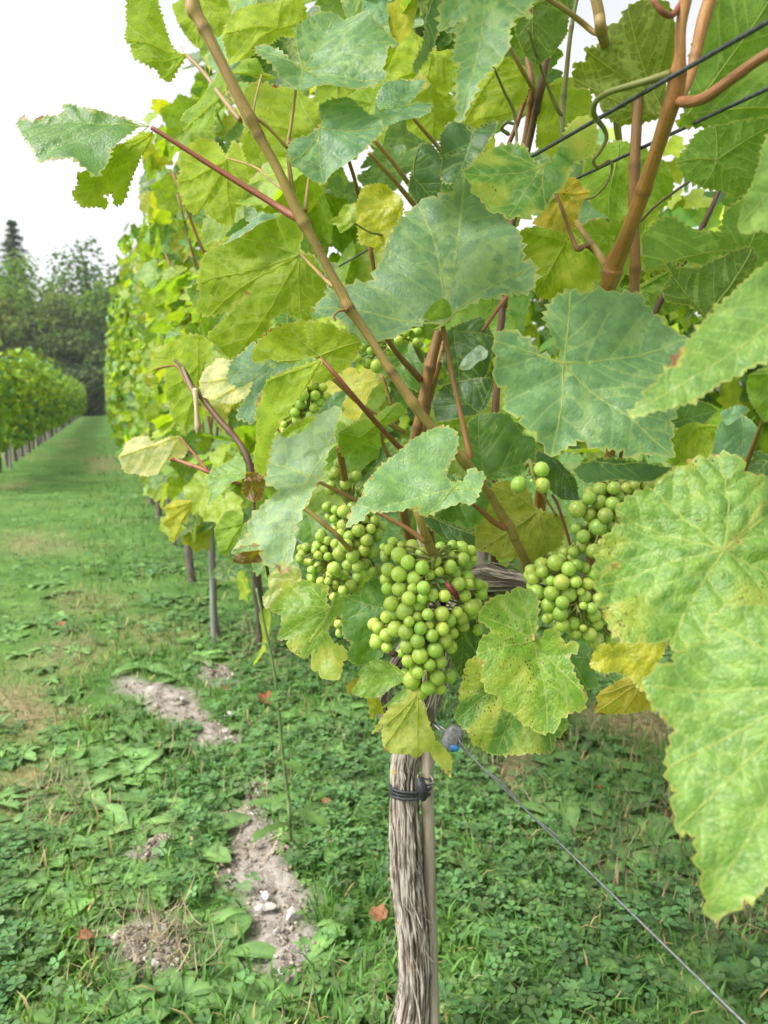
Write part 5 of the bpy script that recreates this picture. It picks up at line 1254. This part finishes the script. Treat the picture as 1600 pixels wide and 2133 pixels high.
b5 += [(1172, 1302, 28), (1215, 1308, 15), (1228, 1322, 30), (1244, 1300, 25), (1239, 1338, 28), (1276, 1334, 26), (1200, 1320, 24), (1290, 1310, 24), (1260, 1280, 26), (1275, 1255, 26)]
bunch(b5, lambda x, y: .74 + .03 * ((x - 1190) / 90) ** 2 + .01 * ((y - 1240) / 90) ** 2, (1180, 1190, .78), 26, 5, .92, label='grape bunch between the cordon and the big rough leaf')
bunch([(1128, 978, 31), (1081, 1010, 33), (1130, 1011, 31), (1108, 1002, 8), (1118, 997, 9)], lambda x, y: .70, (1095, 970, .71), 0, 6, .9, label='three loose berries on a bare stem')
b7 = Z([(560, 385, 50), (545, 430, 48), (610, 445, 45), (615, 385, 45), (670, 395, 45), (590, 480, 40), (520, 465, 45), (530, 500, 45), (600, 340, 50), (640, 420, 40), (470, 520, 30), (470, 550, 30), (435, 570, 35), (500, 440, 35), (560, 350, 40), (640, 470, 40), (650, 350, 40), (580, 520, 40), (700, 440, 45), (730, 450, 40)], 380, 650, 2.222)
bunch(b7, lambda x, y: .80 + .02 * ((x - 640) / 60) ** 2, (650, 800, .82), 14, 7, 1.05, label='small pale grape bunch in the gap between the leaves at left')
b8 = Z([(815, 215, 40), (860, 235, 55), (900, 250, 60), (835, 165, 40), (895, 185, 42), (965, 180, 48), (1070, 100, 46), (1085, 140, 42), (1000, 130, 42), (1035, 95, 40), (1090, 90, 36), (870, 180, 36)], 380, 650, 2.222)
bunch(b8, lambda x, y: .78, (810, 715, .80), 0, 8, .9, label='sparse little grape bunch under the large centre leaf')
# shrivelled berry and dead flower scar on the main bunch
px_tube('dried_berry', [(928, 1212, .742, 4), (936, 1222, .738, 13), (946, 1236, .738, 14), (954, 1247, .742, 8), (956, 1250, .744, 3)], VINE, MCANE, (0.13, 0.02, 0.018), 8)['label'] = 'shrivelled dark red berry on the biggest bunch'
px_tube('dried_berry', [(812, 1358, .75, 5), (818, 1362, .748, 14), (825, 1362, .75, 12), (829, 1360, .752, 3)], VINE, MCANE, (0.06, 0.03, 0.03), 8)

# filler leaves of the near vine, set behind the ones above ------------------
SKYGAP = [(1210, 90, 60), (1390, 420, 70), (1480, 430, 70), (1080, 100, 40), (1530, 440, 50), (1355, 290, 40), (1420, 300, 45), (1545, 380, 50)]
rgf = np.random.default_rng(21)
cnt = 0; tries = 0
while cnt < 152 and tries < 20000:
    tries += 1
    p = np.array([rgf.uniform(.22, .66), rgf.uniform(.50, 1.75), rgf.uniform(.74, 2.05)])
    x, y, d = proj(p)
    if d < .93 or x < 330 or x > 1750 or y < -160: continue
    if x < 560 and (y > 700): continue
    low = 1230 if x > 1000 else 1180
    if y > low: continue
    if any(math.hypot(x - a, y - b) < r for a, b, r in SKYGAP): continue
    if 1030 < x < 1150 and 600 < y < 720: continue
    n = np.array([-.8, -.35, .5]) + rgf.normal(0, .45, 3)
    place_leaf(VINE, p, n, np.array([rgf.normal(0, .5), rgf.normal(0, .5), -1]), rgf.uniform(.75, 1.3), rgf)
    cnt += 1

cnt = 0
while cnt < 46:                                  # unseen crown leaves of the vine, added above the picture to shade those below
    p = np.array([rgf.uniform(.05, .62), rgf.uniform(.25, 1.0), rgf.uniform(1.5, 2.1)])
    x, y, d = proj(p)
    if y > -110 or x < 330: continue
    place_leaf(VINE, p, np.array([-.4, -.2, .8]) + rgf.normal(0, .4, 3), np.array([rgf.normal(0, .5), rgf.normal(0, .5), -1]), rgf.uniform(.9, 1.35), rgf)
    cnt += 1

# stake, ties, wires -----------------------------------------------------------
def stake_mesh(L, r, rng, nodes=True):
    zs = np.linspace(0, L, int(L / .02) + 1); rad = np.full(len(zs), r)
    if nodes:
        for k in np.arange(.13, L, .23):
            rad = rad + r * .16 * np.exp(-((zs - k) / .006) ** 2)
    V, F, UV = tube_arrays(np.column_stack([zs * 0 + .002 * np.sin(zs * 5), zs * 0, zs]), rad, 12)
    return V, F, UV
sb = P(905, 2150, 1.12); stp = P(889, 1480, 1.09)
ax = (stp - sb) / np.linalg.norm(stp - sb)
V, F, UV = stake_mesh(.95, .0092, RNG)
W = Vector(ax).to_track_quat('Z', 'Y').to_matrix().to_4x4(); W.translation = Vector(tuple(sb - ax * .08))
o = obj('stake', new_mesh('stake', V, F, (MSTAKE,), uv=UV), mat=W); tag(o, 'thin bamboo stake tied alongside the trunk of the nearest vine', 'stake', 'stakes of the near row')
def ring(name, c, axv, r, thick, parent=None, m=MBLACK, ex=1.0, dirx=None):
    axv = axv / np.linalg.norm(axv); u = np.asarray(dirx if dirx is not None else np.cross(axv, [0, 1, 0]), float); u = u - (u @ axv) * axv; u /= np.linalg.norm(u); w = np.cross(axv, u)
    a = np.linspace(0, 2 * math.pi, 40)
    pts = np.array([c + r * (ex * math.cos(t) * u + math.sin(t) * w) for t in a])
    V, F, UV = tube_arrays(pts, np.full(40, thick), 8)
    return obj(name, new_mesh(name, np.array(V) - c, F, (m,), uv=UV), parent, loc=c)
tc = P(855, 1642, 1.095)
tie = empty('tie', tc, 'black rubber tie binding the trunk to the bamboo stake', 'plant tie')
axt = np.array([.02, 0, 1.0]) + RT * -.10
for k, dz in enumerate((0, -.006, .004)):
    ring('band', tc + np.array([0, 0, dz]) + FW * 0.0, axt + RT * (.05 * k), .0195 + .0006 * k, .0022, tie, ex=1.42, dirx=RT)
px_tube('buckle', [(872, 1620, 1.062, 12), (878, 1640, 1.058, 24), (883, 1658, 1.060, 18), (880, 1668, 1.064, 6)], tie, MBLACK, seg=12)
ring('band', P(884, 1628, 1.078), np.array([0.1, 0, 1]), .0105, .0018, tie, ex=1.0)
ring('loop', P(886, 1622, 1.078), np.array([.2, -.3, 1]), .0112, .0009, tie, MSTAKE)

def wire(name, pts, r, m, lab, group, parent=None, seg=8):
    pts = np.asarray(pts, float); V, F, UV = tube_arrays(pts, np.full(len(pts), r), seg)
    o = obj(name, new_mesh(name, np.array(V) - pts[0], F, (m,), uv=UV), parent, loc=pts[0])
    if lab: tag(o, lab, 'wire', group)
    return o
ROWX = P(850, 1650, 1.10)[0]
ga = P(943, 1538, 1.05); gx, gy_, gz_ = ga
YS = np.concatenate([np.linspace(-1.2, gy_ - .02, 30)])
def lowwire(off, zoff):
    k = np.clip((gy_ - YS) / .18, 0, 1)
    return np.column_stack([np.full(len(YS), gx) + off * (1 - k), YS, np.full(len(YS), gz_) - .004 * np.sin(np.clip((gy_ - YS), 0, 3)) + zoff * (1 - k)])
wire('trellis_wire', lowwire(0, 0), .00115, MWIRE, 'galvanised lower wire running from the tensioner towards the path', 'trellis wires')
tw = [(gx + .0017 * math.cos(t * 50), gy_ - t, gz_ + .0017 * math.sin(t * 50) + (.005 if t < .02 else .002)) for t in np.linspace(0, .26, 60)]
wire('wire_tail', tw, .0011, MWIRE, 'short wire end twisted round the lower wire beside the tensioner', 'trellis wires', seg=6)
wire('trellis_wire', [P(945, 1532, 1.052), P(915, 1512, 1.07), P(890, 1497, 1.09), P(880, 1490, 1.10)], .0013, MWIRE, 'upper strand of wire between trunk and grey tensioner', 'trellis wires')
wire('trellis_wire', [P(932, 1535, 1.054), P(905, 1510, 1.07), P(888, 1495, 1.092), P(878, 1490, 1.10)], .0013, MWIRE, 'lower strand of wire between trunk and grey tensioner', 'trellis wires')
# the far part of the lower wire follows the row
wire('trellis_wire', [(ROWX, y, .70) for y in np.linspace(1.2, 50, 60)], .0013, MWIRE, 'fruiting wire running away along the row under the leaves', 'trellis wires')
wire('catch_wire', [(.352, y, 1.205) for y in np.linspace(-1.2, .77, 25)] + [(.352, y, 1.205) for y in np.linspace(.8, 50, 60)], .0015, MDWIRE, 'nearer of the two dark wires crossing the thick orange cane', 'trellis wires')
wire('catch_wire', [(.425, y, 1.205) for y in np.linspace(-1.2, 50, 80)], .0014, MDWIRE, 'farther of the two dark wires, behind the thick orange cane', 'trellis wires')

# wire tensioner ------------------------------------------------------------
tens = empty('wire_tensioner', ga, 'small grey metal wire tensioner with blue insert right of the trunk', 'wire tensioner')
def lozenge(name, sx, sy, sz, W, parent, m):
    bm = bmesh.new(); bmesh.ops.create_uvsphere(bm, u_segments=20, v_segments=12, radius=1)
    for v in bm.verts:
        x, y, z = v.co; q = lambda t, e: math.copysign(abs(t) ** e, t)
        v.co = (q(x, .62) * sx, q(y, .5) * sy, q(z, .75) * sz)
    for f in bm.faces: f.smooth = True
    me = bpy.data.meshes.new(name); bm.to_mesh(me); bm.free(); me.materials.append(m)
    return obj(name, me, parent, mat=W)
e3 = np.array([0.02, -1, .02]); e3 /= np.linalg.norm(e3)
zz = UP + RT * .45; xx = np.cross(zz, -FW); xx /= np.linalg.norm(xx); yv = np.cross(-FW, xx)
W = Matrix.Identity(4)
for i in range(3): W[i][0], W[i][1], W[i][2], W[i][3] = xx[i], -FW[i], yv[i], ga[i]
lozenge('body', .0125, .0095, .0178, W, tens, MGREY)
W2 = W.copy(); c2 = P(946, 1556, 1.046); W2.translation = Vector(tuple(c2))
lozenge('insert', .0065, .0062, .0045, W2, tens, MBLUE)
W3 = W.copy(); c3 = P(955, 1548, 1.040); W3.translation = Vector(tuple(c3))
lozenge('wire_hole', .0022, .003, .0022, W3, tens, MBLACK)

# ================================================================ the rest of the near row
def ywhere(px, X, z):
    lo, hi = .3, 60
    for _ in range(60):
        m = (lo + hi) / 2
        if proj((X, m, z))[0] > px: lo = m
        else: hi = m
    return lo
ord_words = ['second', 'third', 'fourth', 'fifth', 'sixth', 'seventh', 'eighth', 'ninth', 'tenth']
def trunk_part(parent, base, top, r, rng, m=MBARK):
    k = 9; ts = np.linspace(0, 1, k)
    pts = base + (top - base) * ts[:, None]; pts[:, :2] += np.cumsum(rng.normal(0, .006, (k, 2)), axis=0)
    V, F, UV = tube_arrays(catmull(np.column_stack([pts, np.linspace(r * 1.25, r * .85, k)]), 4)[:, :3], np.interp(np.linspace(0, 1, 33), ts, np.linspace(r * 1.25, r * .85, k)) * (1 + rng.normal(0, .05, 33)), 14, True, .06)
    me = new_mesh('trunk', np.array(V) - base, F, (m,), uv=UV, attrs={'cav': np.full(len(V), .30), 'lichen': np.zeros(len(V))})
    return obj('trunk', me, parent, loc=base)
def shoot(parent, p0, p1, r, rng, color):
    k = 5; ts = np.linspace(0, 1, k); pts = p0 + (p1 - p0) * ts[:, None]; pts[1:-1] += rng.normal(0, .02, (k - 2, 3))
    return w_tube('cane', pts, np.linspace(r, r * .5, k), parent, MCANE, color, 7, 3)
def row_stake(X, Y, rng, lab, grp, h=1.3, metal=False, r=None):
    r = r or (.018 if metal else .011); base = np.array([X, Y, gz(X, Y) - .05])
    V, F, UV = stake_mesh(h, r, rng, not metal)
    o = obj('post' if metal else 'stake', new_mesh('stake', V, F, (MPOST,), uv=UV), loc=base)
    tag(o, lab, 'post' if metal else 'stake', grp)
def simple_leaf():
    T = np.array([(0, 0, 0), (.45, -.25, .06), (.85, .15, .02), (.6, .55, .05), (.72, .8, -.02), (.3, .9, .04), (0, 1.25, -.05), (-.3, .9, .04), (-.72, .8, -.02), (-.6, .55, .05), (-.85, .15, .02), (-.45, -.25, .06)])
    mid = np.array([0, .45, -.10]); T = np.vstack([T, mid])
    return T * np.array([.8, .8, 1]), [np.array([(i, (i + 1) % 12, 12) for i in range(12)])]
SLT, SLF = simple_leaf()
VC = [np.array(PAL[k]) for k in ('mid', 'yg', 'lime', 'light', 'top', 'light', 'yg', 'lime')]
def foliage_mesh(name, n, rng, length, zlo, zhi, thick, size, face=-1):
    X = np.where(rng.random(n) < .75, face * thick * rng.uniform(.45, 1.15, n), rng.uniform(-1, 1, n) * thick)
    Y = rng.uniform(-.55, .55, n) * length; Zc = zlo + (zhi - zlo) * rng.beta(1.25, 1.1, n)
    X += (fbm(Y * 3 + rng.uniform(0, 50), Zc * 3, 2) - .5) * .34
    top = rng.random(n) < .12; Zc[top] = zhi + rng.uniform(-.12, .38, top.sum()) * (fbm(Y[top] * 5, Y[top] * 0 + 3, 2) * 1.6)
    nrm = np.column_stack([np.where(X < 0, -1.0, 1.0) * .6, rng.normal(-.15, .8, n), rng.uniform(-.3, .9, n)]); nrm /= np.linalg.norm(nrm, axis=1)[:, None]
    dn = np.column_stack([rng.normal(0, .5, n), rng.normal(0, .5, n), -np.ones(n)])
    y = dn - (dn * nrm).sum(1)[:, None] * nrm; y /= np.linalg.norm(y, axis=1)[:, None]; x = np.cross(y, nrm)
    Rm = np.stack([x, y, nrm], -1)
    col = np.array([VC[i] for i in rng.integers(0, len(VC), n)]) * np.exp(rng.normal(0, .32, (n, 1)))
    v, p, c = instance_soup(SLT, SLF, Rm, np.column_stack([X, Y, Zc]), rng.uniform(.75, 1.25, n) * size, col)
    return big_mesh(name, v, p, MFOL, c, smooth=True)

NEAR_Y = [2.35, 3.25, 4.26, 5.45]
ND = ['second vine of the near row, its dark trunk behind the tall green weed stalk', 'third vine along the near row, with a grey stake beside its trunk',
      'fourth vine along the near row, mostly yellow-green foliage', 'fifth vine along the near row, last one with leaves that stand apart']
for k, Y in enumerate(NEAR_Y):
    rg = np.random.default_rng(300 + k); X = [.462, .41, .42, .42][k]
    v = empty('grapevine', (X, Y, 0), ND[k], 'grapevine', 'grapevines of the near row')
    trunk_part(v, np.array([X, Y, -.02]) if k else np.array([.56, 3.02, -.02]), np.array([X - .01, Y + .04, .78]) if k else np.array([.47, 2.6, .8]), [.017, .012, .018, .018][k], rg)
    shoot(v, np.array([X, Y, .75]), np.array([X, Y + .5, .80]), .012, rg, CDARK); shoot(v, np.array([X, Y, .75]), np.array([X, Y - .45, .80]), .012, rg, CDARK)
    for i in range(7):
        yy = Y + rg.uniform(-.5, .5)
        shoot(v, np.array([X, yy, .8]), np.array([X + rg.normal(-.08, .12), yy + rg.normal(0, .1), rg.uniform(1.4, 1.75)]), .006, rg, [CBROWN, CTAN, CRED][i % 3])
    n = [250, 260, 270, 275][k]
    for i in range(n):
        f = rg.random()
        px_ = X - rg.uniform(.06, .20) if f < .72 else X + rg.uniform(-.15, .24)
        z = .44 + 1.54 * rg.beta(1.55, 1.1)
        if k == 0 and f < .72: px_ = X - rg.uniform(.02, .20)
        p = np.array([px_, Y + rg.uniform(-.58, .58), z])
        x, y, d = proj(p)
        if k == 0 and (x < 330 and y < 900): continue
        n_ = np.array([-.7, -.3, .55]) + rg.normal(0, .65, 3)
        place_leaf(v, p, n_, np.array([rg.normal(0, .5), rg.normal(0, .5), -1]), rg.uniform(.5, 1.05) * [1.15, 1.1, 1.05, 1.0][k], rg, ['yg', 'lime', 'light', 'yg', 'mid', 'light', 'mid', 'lime', 'yel', 'dark', 'top'])
    if k in (1, 3): row_stake(X - .03 if k == 1 else X + .03, 3.13 if k == 1 else Y + .1, rg, ['', 'straight pale grey stake in the grass, by the third vine', '', 'grey stake by the fifth vine of the near row'][k], 'stakes of the near row', .78)
FM = [foliage_mesh('foliage', 520, np.random.default_rng(500 + i), 1.1, .40, 1.95, .18, .077) for i in range(4)]
Y = 6.6; k = 0
while Y < 50:
    rg = np.random.default_rng(700 + k)
    v = empty('grapevine', (ROWX, Y, 0), 'distant leafy vine far down the near row where the leaves merge', 'grapevine', 'far vines of the near row')
    trunk_part(v, np.array([ROWX, Y, -.02]), np.array([ROWX + .02, Y, .8]), .022, rg)
    o = obj('foliage', FM[k % 4], v, loc=(ROWX + rg.uniform(.0, .09), Y, 0)); o['kind'] = 'stuff'; o.scale = (rg.uniform(.85, 1.05), 1, rg.uniform(.93, 1.06))
    Y += 1.12; k += 1

# ================================================================ the row across the alley and the one behind
LX = G(19, 971)[0]
FL = [foliage_mesh('foliage', 700, np.random.default_rng(540 + i), 1.15, .42, 1.50, .26, .068, face=1) for i in range(5)]
TRK = None
Y, k = 9.6, 0
while Y < 50:
    rg = np.random.default_rng(900 + k)
    lab = 'first full vine of the row across the alley, at the picture edge' if False else 'leafy vine in the hedge-like row across the grass alley'
    v = empty('grapevine', (LX, Y, 0), lab, 'grapevine', 'vines of the row across the alley')
    trunk_part(v, np.array([LX, Y, -.02]), np.array([LX + .02, Y, .75]), .03, rg)
    o = obj('foliage', FL[k % 5], v, loc=(LX + rg.uniform(-.08, .08), Y, 0)); o['kind'] = 'stuff'; o.scale = (rg.uniform(.8, 1.25), 1, rg.uniform(.88, 1.03))
    if rg.random() < .6: row_stake(LX + rg.uniform(-.05, .1), Y + rg.uniform(.2, .8), rg, 'pale grey post under the leaves of the row across the alley', 'posts of the row across the alley', 1.15, True, .02)
    Y += 1.12; k += 1
RX = ROWX + 1.75
FR = [foliage_mesh('foliage', 380, np.random.default_rng(560 + i), 1.15, .7, 1.75, .26, .095, face=-1) for i in range(3)]
Y, k = 1.9, 0
while Y < 12:
    rg = np.random.default_rng(1200 + k)
    v = empty('grapevine', (RX, Y, 0), 'vine of the row behind, glimpsed through gaps in the leaves', 'grapevine', 'vines of the row behind')
    trunk_part(v, np.array([RX, Y, -.02]), np.array([RX + .02, Y, .75]), .03, rg)
    o = obj('foliage', FR[k % 3], v, loc=(RX, Y, 0)); o['kind'] = 'stuff'
    Y += 1.12; k += 1

# ================================================================ trees at the end of the alley
def crown_mesh(name, blobs, n, size, col, rng, gap=.45):
    """blobs: (x, y, z, rx, ry, rz) lumps of foliage relative to the tree's foot"""
    vol = np.array([b[3] * b[4] * b[5] for b in blobs]) ** .7; vol /= vol.sum(); parts = []
    for b, f in zip(blobs, vol):
        m = int(n * f); d = rng.normal(0, 1, (m, 3)); d /= np.linalg.norm(d, axis=1)[:, None]
        r = rng.uniform(.35, 1.05, m) ** .6
        lump = fbm(d[:, 0] * 2.2 + b[0] + 9, d[:, 1] * 2.2 + d[:, 2] * 1.7 + b[2], 3)
        p = d * (r * (.62 + .75 * lump))[:, None] * np.array(b[3:6]) + np.array(b[:3])
        keep = rng.random(m) < np.clip((lump - .25) * 4, .25, 1); p = p[keep]; d = d[keep]; m = len(p)
        nrm = d + rng.normal(0, .6, (m, 3)) + np.array([0, 0, .4]); nrm /= np.linalg.norm(nrm, axis=1)[:, None]
        t = np.cross(nrm, rng.normal(0, 1, (m, 3))); t /= np.linalg.norm(t, axis=1)[:, None]
        Rm = np.stack([t, np.cross(nrm, t), nrm], -1)
        T = np.array([(-.5, -.3, 0), (.1, -.55, .1), (.55, .1, 0), (.2, .5, .12), (-.35, .45, 0)])
        cc = np.array(col) * rng.uniform(.6, 1.4, (m, 1)) * (1 + .25 * rng.normal(0, 1, (m, 1)) * np.array([[.6, .2, .2]]))
        parts.append(instance_soup(T, [np.array([(0, 1, 2, 3, 4)])], Rm, p, rng.uniform(.6, 1.3, m) * size, np.clip(cc, .005, 1)))
    v, p, c = merge(parts)
    return big_mesh(name, v, p, MTREE, c)
def tree(x, y, h, w, col, lab, seed, n=9000, size=.23, name='tree'):
    rg = np.random.default_rng(seed); root = empty(name, (x, y, 0), lab, 'tree', 'trees at the end of the alley')
    w_tube('trunk', [(x, y, -.2), (x + rg.normal(0, .1), y, h * .3), (x + rg.normal(0, .2), y, h * .6), (x, y, h * .88)], [.03 * h * .8, .024 * h * .8, .014 * h * .8, .004 * h], root, MTRUNK, seg=8)
    for i in range(5):
        a = rg.uniform(0, 6.28); z0 = h * rg.uniform(.25, .6)
        w_tube('limb', [(x, y, z0), (x + math.cos(a) * w * .3, y + math.sin(a) * w * .3, z0 + h * .12), (x + math.cos(a) * w * .55, y + math.sin(a) * w * .55, z0 + h * .22)], [.01 * h, .007 * h, .002 * h], root, MTRUNK, seg=6)
    blobs = []
    for i in range(11):
        t = (i + .5) / 11; z = h * (.16 + .76 * t); rr = w * .5 * math.sin(math.pi * min(.95, .22 + .72 * t)) ** .7
        a = i * 2.4; blobs.append((math.cos(a) * rr * .55, math.sin(a) * rr * .55, z, rr * .75, rr * .75, h * .13))
    o = obj('crown', crown_mesh('crown', blobs, n, size, col, rg), root, loc=(x, y, 0)); o['kind'] = 'stuff'
def spruce(x, y, h, w, col, lab, seed):
    rg = np.random.default_rng(seed); root = empty('spruce_tree', (x, y, 0), lab, 'tree', 'trees at the end of the alley')
    w_tube('trunk', [(x, y, -.2), (x, y, h * .5), (x, y, h * .97)], [.02 * h, .012 * h, .002 * h], root, MTRUNK, seg=8)
    parts = []
    for i in range(30):
        t = i / 29; z = h * (.10 + .88 * t); L = w * .5 * (1 - t) ** .8 + .12
        for j in range(8):
            a = j * .785 + i * .7 + rg.uniform(-.2, .2); m = 20; s = rg.uniform(.1, 1, m)
            Lj = L * rg.uniform(.7, 1.15)
            p = np.column_stack([np.cos(a) * s * Lj, np.sin(a) * s * Lj, z - .35 * Lj * s ** 1.5 + rg.normal(0, .05, m)]) + rg.normal(0, .07, (m, 3))
            nr = np.column_stack([rg.normal(0, .4, m), rg.normal(0, .4, m), np.ones(m)]); nr /= np.linalg.norm(nr, axis=1)[:, None]
            tt = np.tile([math.cos(a), math.sin(a), -.3], (m, 1)) + rg.normal(0, .3, (m, 3)); tt -= (tt * nr).sum(1)[:, None] * nr; tt /= np.linalg.norm(tt, axis=1)[:, None]
            T = np.array([(-.6, -.12, 0), (.6, -.05, -.05), (.6, .05, -.05), (-.6, .12, 0)])
            parts.append(instance_soup(T, [np.array([(0, 1, 2, 3)])], np.stack([tt, np.cross(nr, tt), nr], -1), p, rg.uniform(.3, .6, m), np.array(col) * rg.uniform(.6, 1.3, (m, 1))))
    v, p, c = merge(parts)
    o = obj('crown', big_mesh('crown', v, p, MTREE, c), root, loc=(x, y, 0)); o['kind'] = 'stuff'
def at(px, Y):      # world x on a line of sight at distance Y down the alley
    r = ray(px, 850); return r[0] / r[1] * Y
def hz_(py, Y): return 1.0 + (834 - py) / FPX * Y * .915
TC = [(.13, .21, .035), (.09, .165, .04), (.16, .20, .035), (.09, .16, .04), (.15, .25, .04)]
spruce(at(50, 68), 68, hz_(478, 68) , 7.5, (.06, .12, .045), 'tall dark spruce rising above the other trees at the far left', 11)
tree(at(190, 66), 66, hz_(505, 66), 7.2, (.08, .15, .045), 'tall open-crowned dark tree right of the spruce, top against the sky', 12, 6500, .25)
tree(at(55, 60), 60, hz_(545, 60), 7.5, TC[4], 'bright green broad tree in front of the spruce', 13)
tree(at(115, 57), 57, hz_(620, 57), 6.5, (.125, .185, .05), 'brownish green tree between the spruce and the open-crowned tree', 14)
tree(at(10, 57), 57, hz_(640, 57), 6.0, TC[2], 'olive tree at the far left edge under the spruce', 15)
tree(at(222, 59), 59, hz_(590, 59), 6.5, TC[0], 'mid green tree just left of the near vine row', 16)
tree(at(180, 56), 56, hz_(650, 56), 5.5, (.11, .175, .05), 'olive brown lower tree before the tall open-crowned tree', 17)
tree(at(-38, 61), 61, hz_(560, 61), 7, TC[0], 'green tree cut by the left picture edge, behind the olive one', 18, 6000)
tree(at(280, 61), 61, hz_(560, 61), 7, TC[4], 'green tree half hidden behind the near vine row', 19, 3000)
HL = ['dark hedge shrub at the left picture edge, above the far row', 'dark hedge shrub straight below the spruce', 'dark hedge shrub below the bright green broad tree', 'dark hedge shrub above the middle of the far left row', 'dark hedge shrub above the end of the row across the alley', 'dark hedge shrub closing the grass alley between the two rows', 'dark hedge shrub half hidden by the near row at the alley end']
rgb = np.random.default_rng(31)
for i, px in enumerate([-15, 30, 80, 130, 175, 212, 250]):
    x = at(px, 53.5); w = 2.6; h = rgb.uniform(2.3, 3.4)
    root = empty('hedge_shrub', (x, 53.5, 0), HL[i], 'shrub', 'hedge shrubs at the end of the alley')
    w_tube('stem', [(x, 53.5, -.1), (x, 53.5, 1.2)], [.08, .05], root, MTRUNK, seg=6)
    bl = [(rgb.uniform(-.6, .6), rgb.uniform(-.4, .4), h * f, w * .5, .8, h * .3) for f in (.22, .4, .6, .75)]
    o = obj('crown', crown_mesh('crown', bl, 2600, .2, (.10, .15, .06), rgb), root, loc=(x, 53.5, 0)); o['kind'] = 'stuff'

# ================================================================ tall weed by the row
def tall_weed():
    pts = [P(604, 1720, 1.42), P(600, 1660, 1.40), P(588, 1560, 1.38), P(578, 1450, 1.36), P(566, 1370, 1.35), P(548, 1290, 1.34), P(534, 1225, 1.34)]
    g = G(607, 1745); root = empty('sow_thistle', (g[0], g[1], 0), 'tall thin green weed stalk standing left of the nearest trunk', 'weed')
    allp = [np.array([g[0], g[1], -.01])] + pts
    w_tube('stem', allp, np.linspace(.0038, .0022, len(allp)), root, MWEED, seg=8)
    me = bpy.data.objects['stem'].data if False else None
    rg = np.random.default_rng(77)
    for i, (px_, py_, d, ln, az) in enumerate([(598, 1650, 1.40, .10, 2.6), (588, 1590, 1.38, .09, 3.6), (590, 1560, 1.38, .08, .4), (580, 1480, 1.36, .09, .2), (575, 1440, 1.36, .07, 2.9), (562, 1350, 1.35, .05, .6), (602, 1690, 1.41, .12, .9), (604, 1700, 1.42, .12, 3.9), (606, 1715, 1.42, .13, 5.2), (606, 1720, 1.42, .12, 1.9)]):
        v, f = weed_leaf_arrays(ln * .72, ln * .10, True, rg, .45)
        c = np.tile(np.array([.10, .19, .05]) * rg.uniform(.8, 1.3), (len(v), 1))
        o = obj('leaf', new_mesh('leaf', v, f, (MWEED,), col=c), root, loc=P(px_, py_, d)); o.rotation_euler = (0, 0, az)
    for st in [o for o in root.children if o.name.startswith('stem')]:
        a = st.data.color_attributes.new('Col', 'FLOAT_COLOR', 'POINT'); cc = np.tile([.19, .27, .11, 1.0], (len(st.data.vertices), 1)); a.data.foreach_set('color', cc.astype(np.float32).ravel())
tall_weed()

# ================================================================ the damp air over the alley
def haze():
    bm = bmesh.new(); bmesh.ops.create_cube(bm, size=1.0)
    for v in bm.verts: v.co = Vector((v.co.x * 120, v.co.y * 150 + 60, (v.co.z + .5) * 24 - 1.0))
    me = bpy.data.meshes.new('haze'); bm.to_mesh(me); bm.free()
    m, nt, out = mat('haze'); pv = nt.nodes.new('ShaderNodeVolumePrincipled')
    pv.inputs['Color'].default_value = (.93, .96, 1.0, 1); pv.inputs['Density'].default_value = 0.0008; pv.inputs['Anisotropy'].default_value = 0.2
    nt.links.new(pv.outputs[0], out.inputs['Volume']); me.materials.append(m)
    o = obj('haze', me); tag(o, 'thin pale haze hanging in the air over the vineyard', 'haze', kind='stuff')
haze()
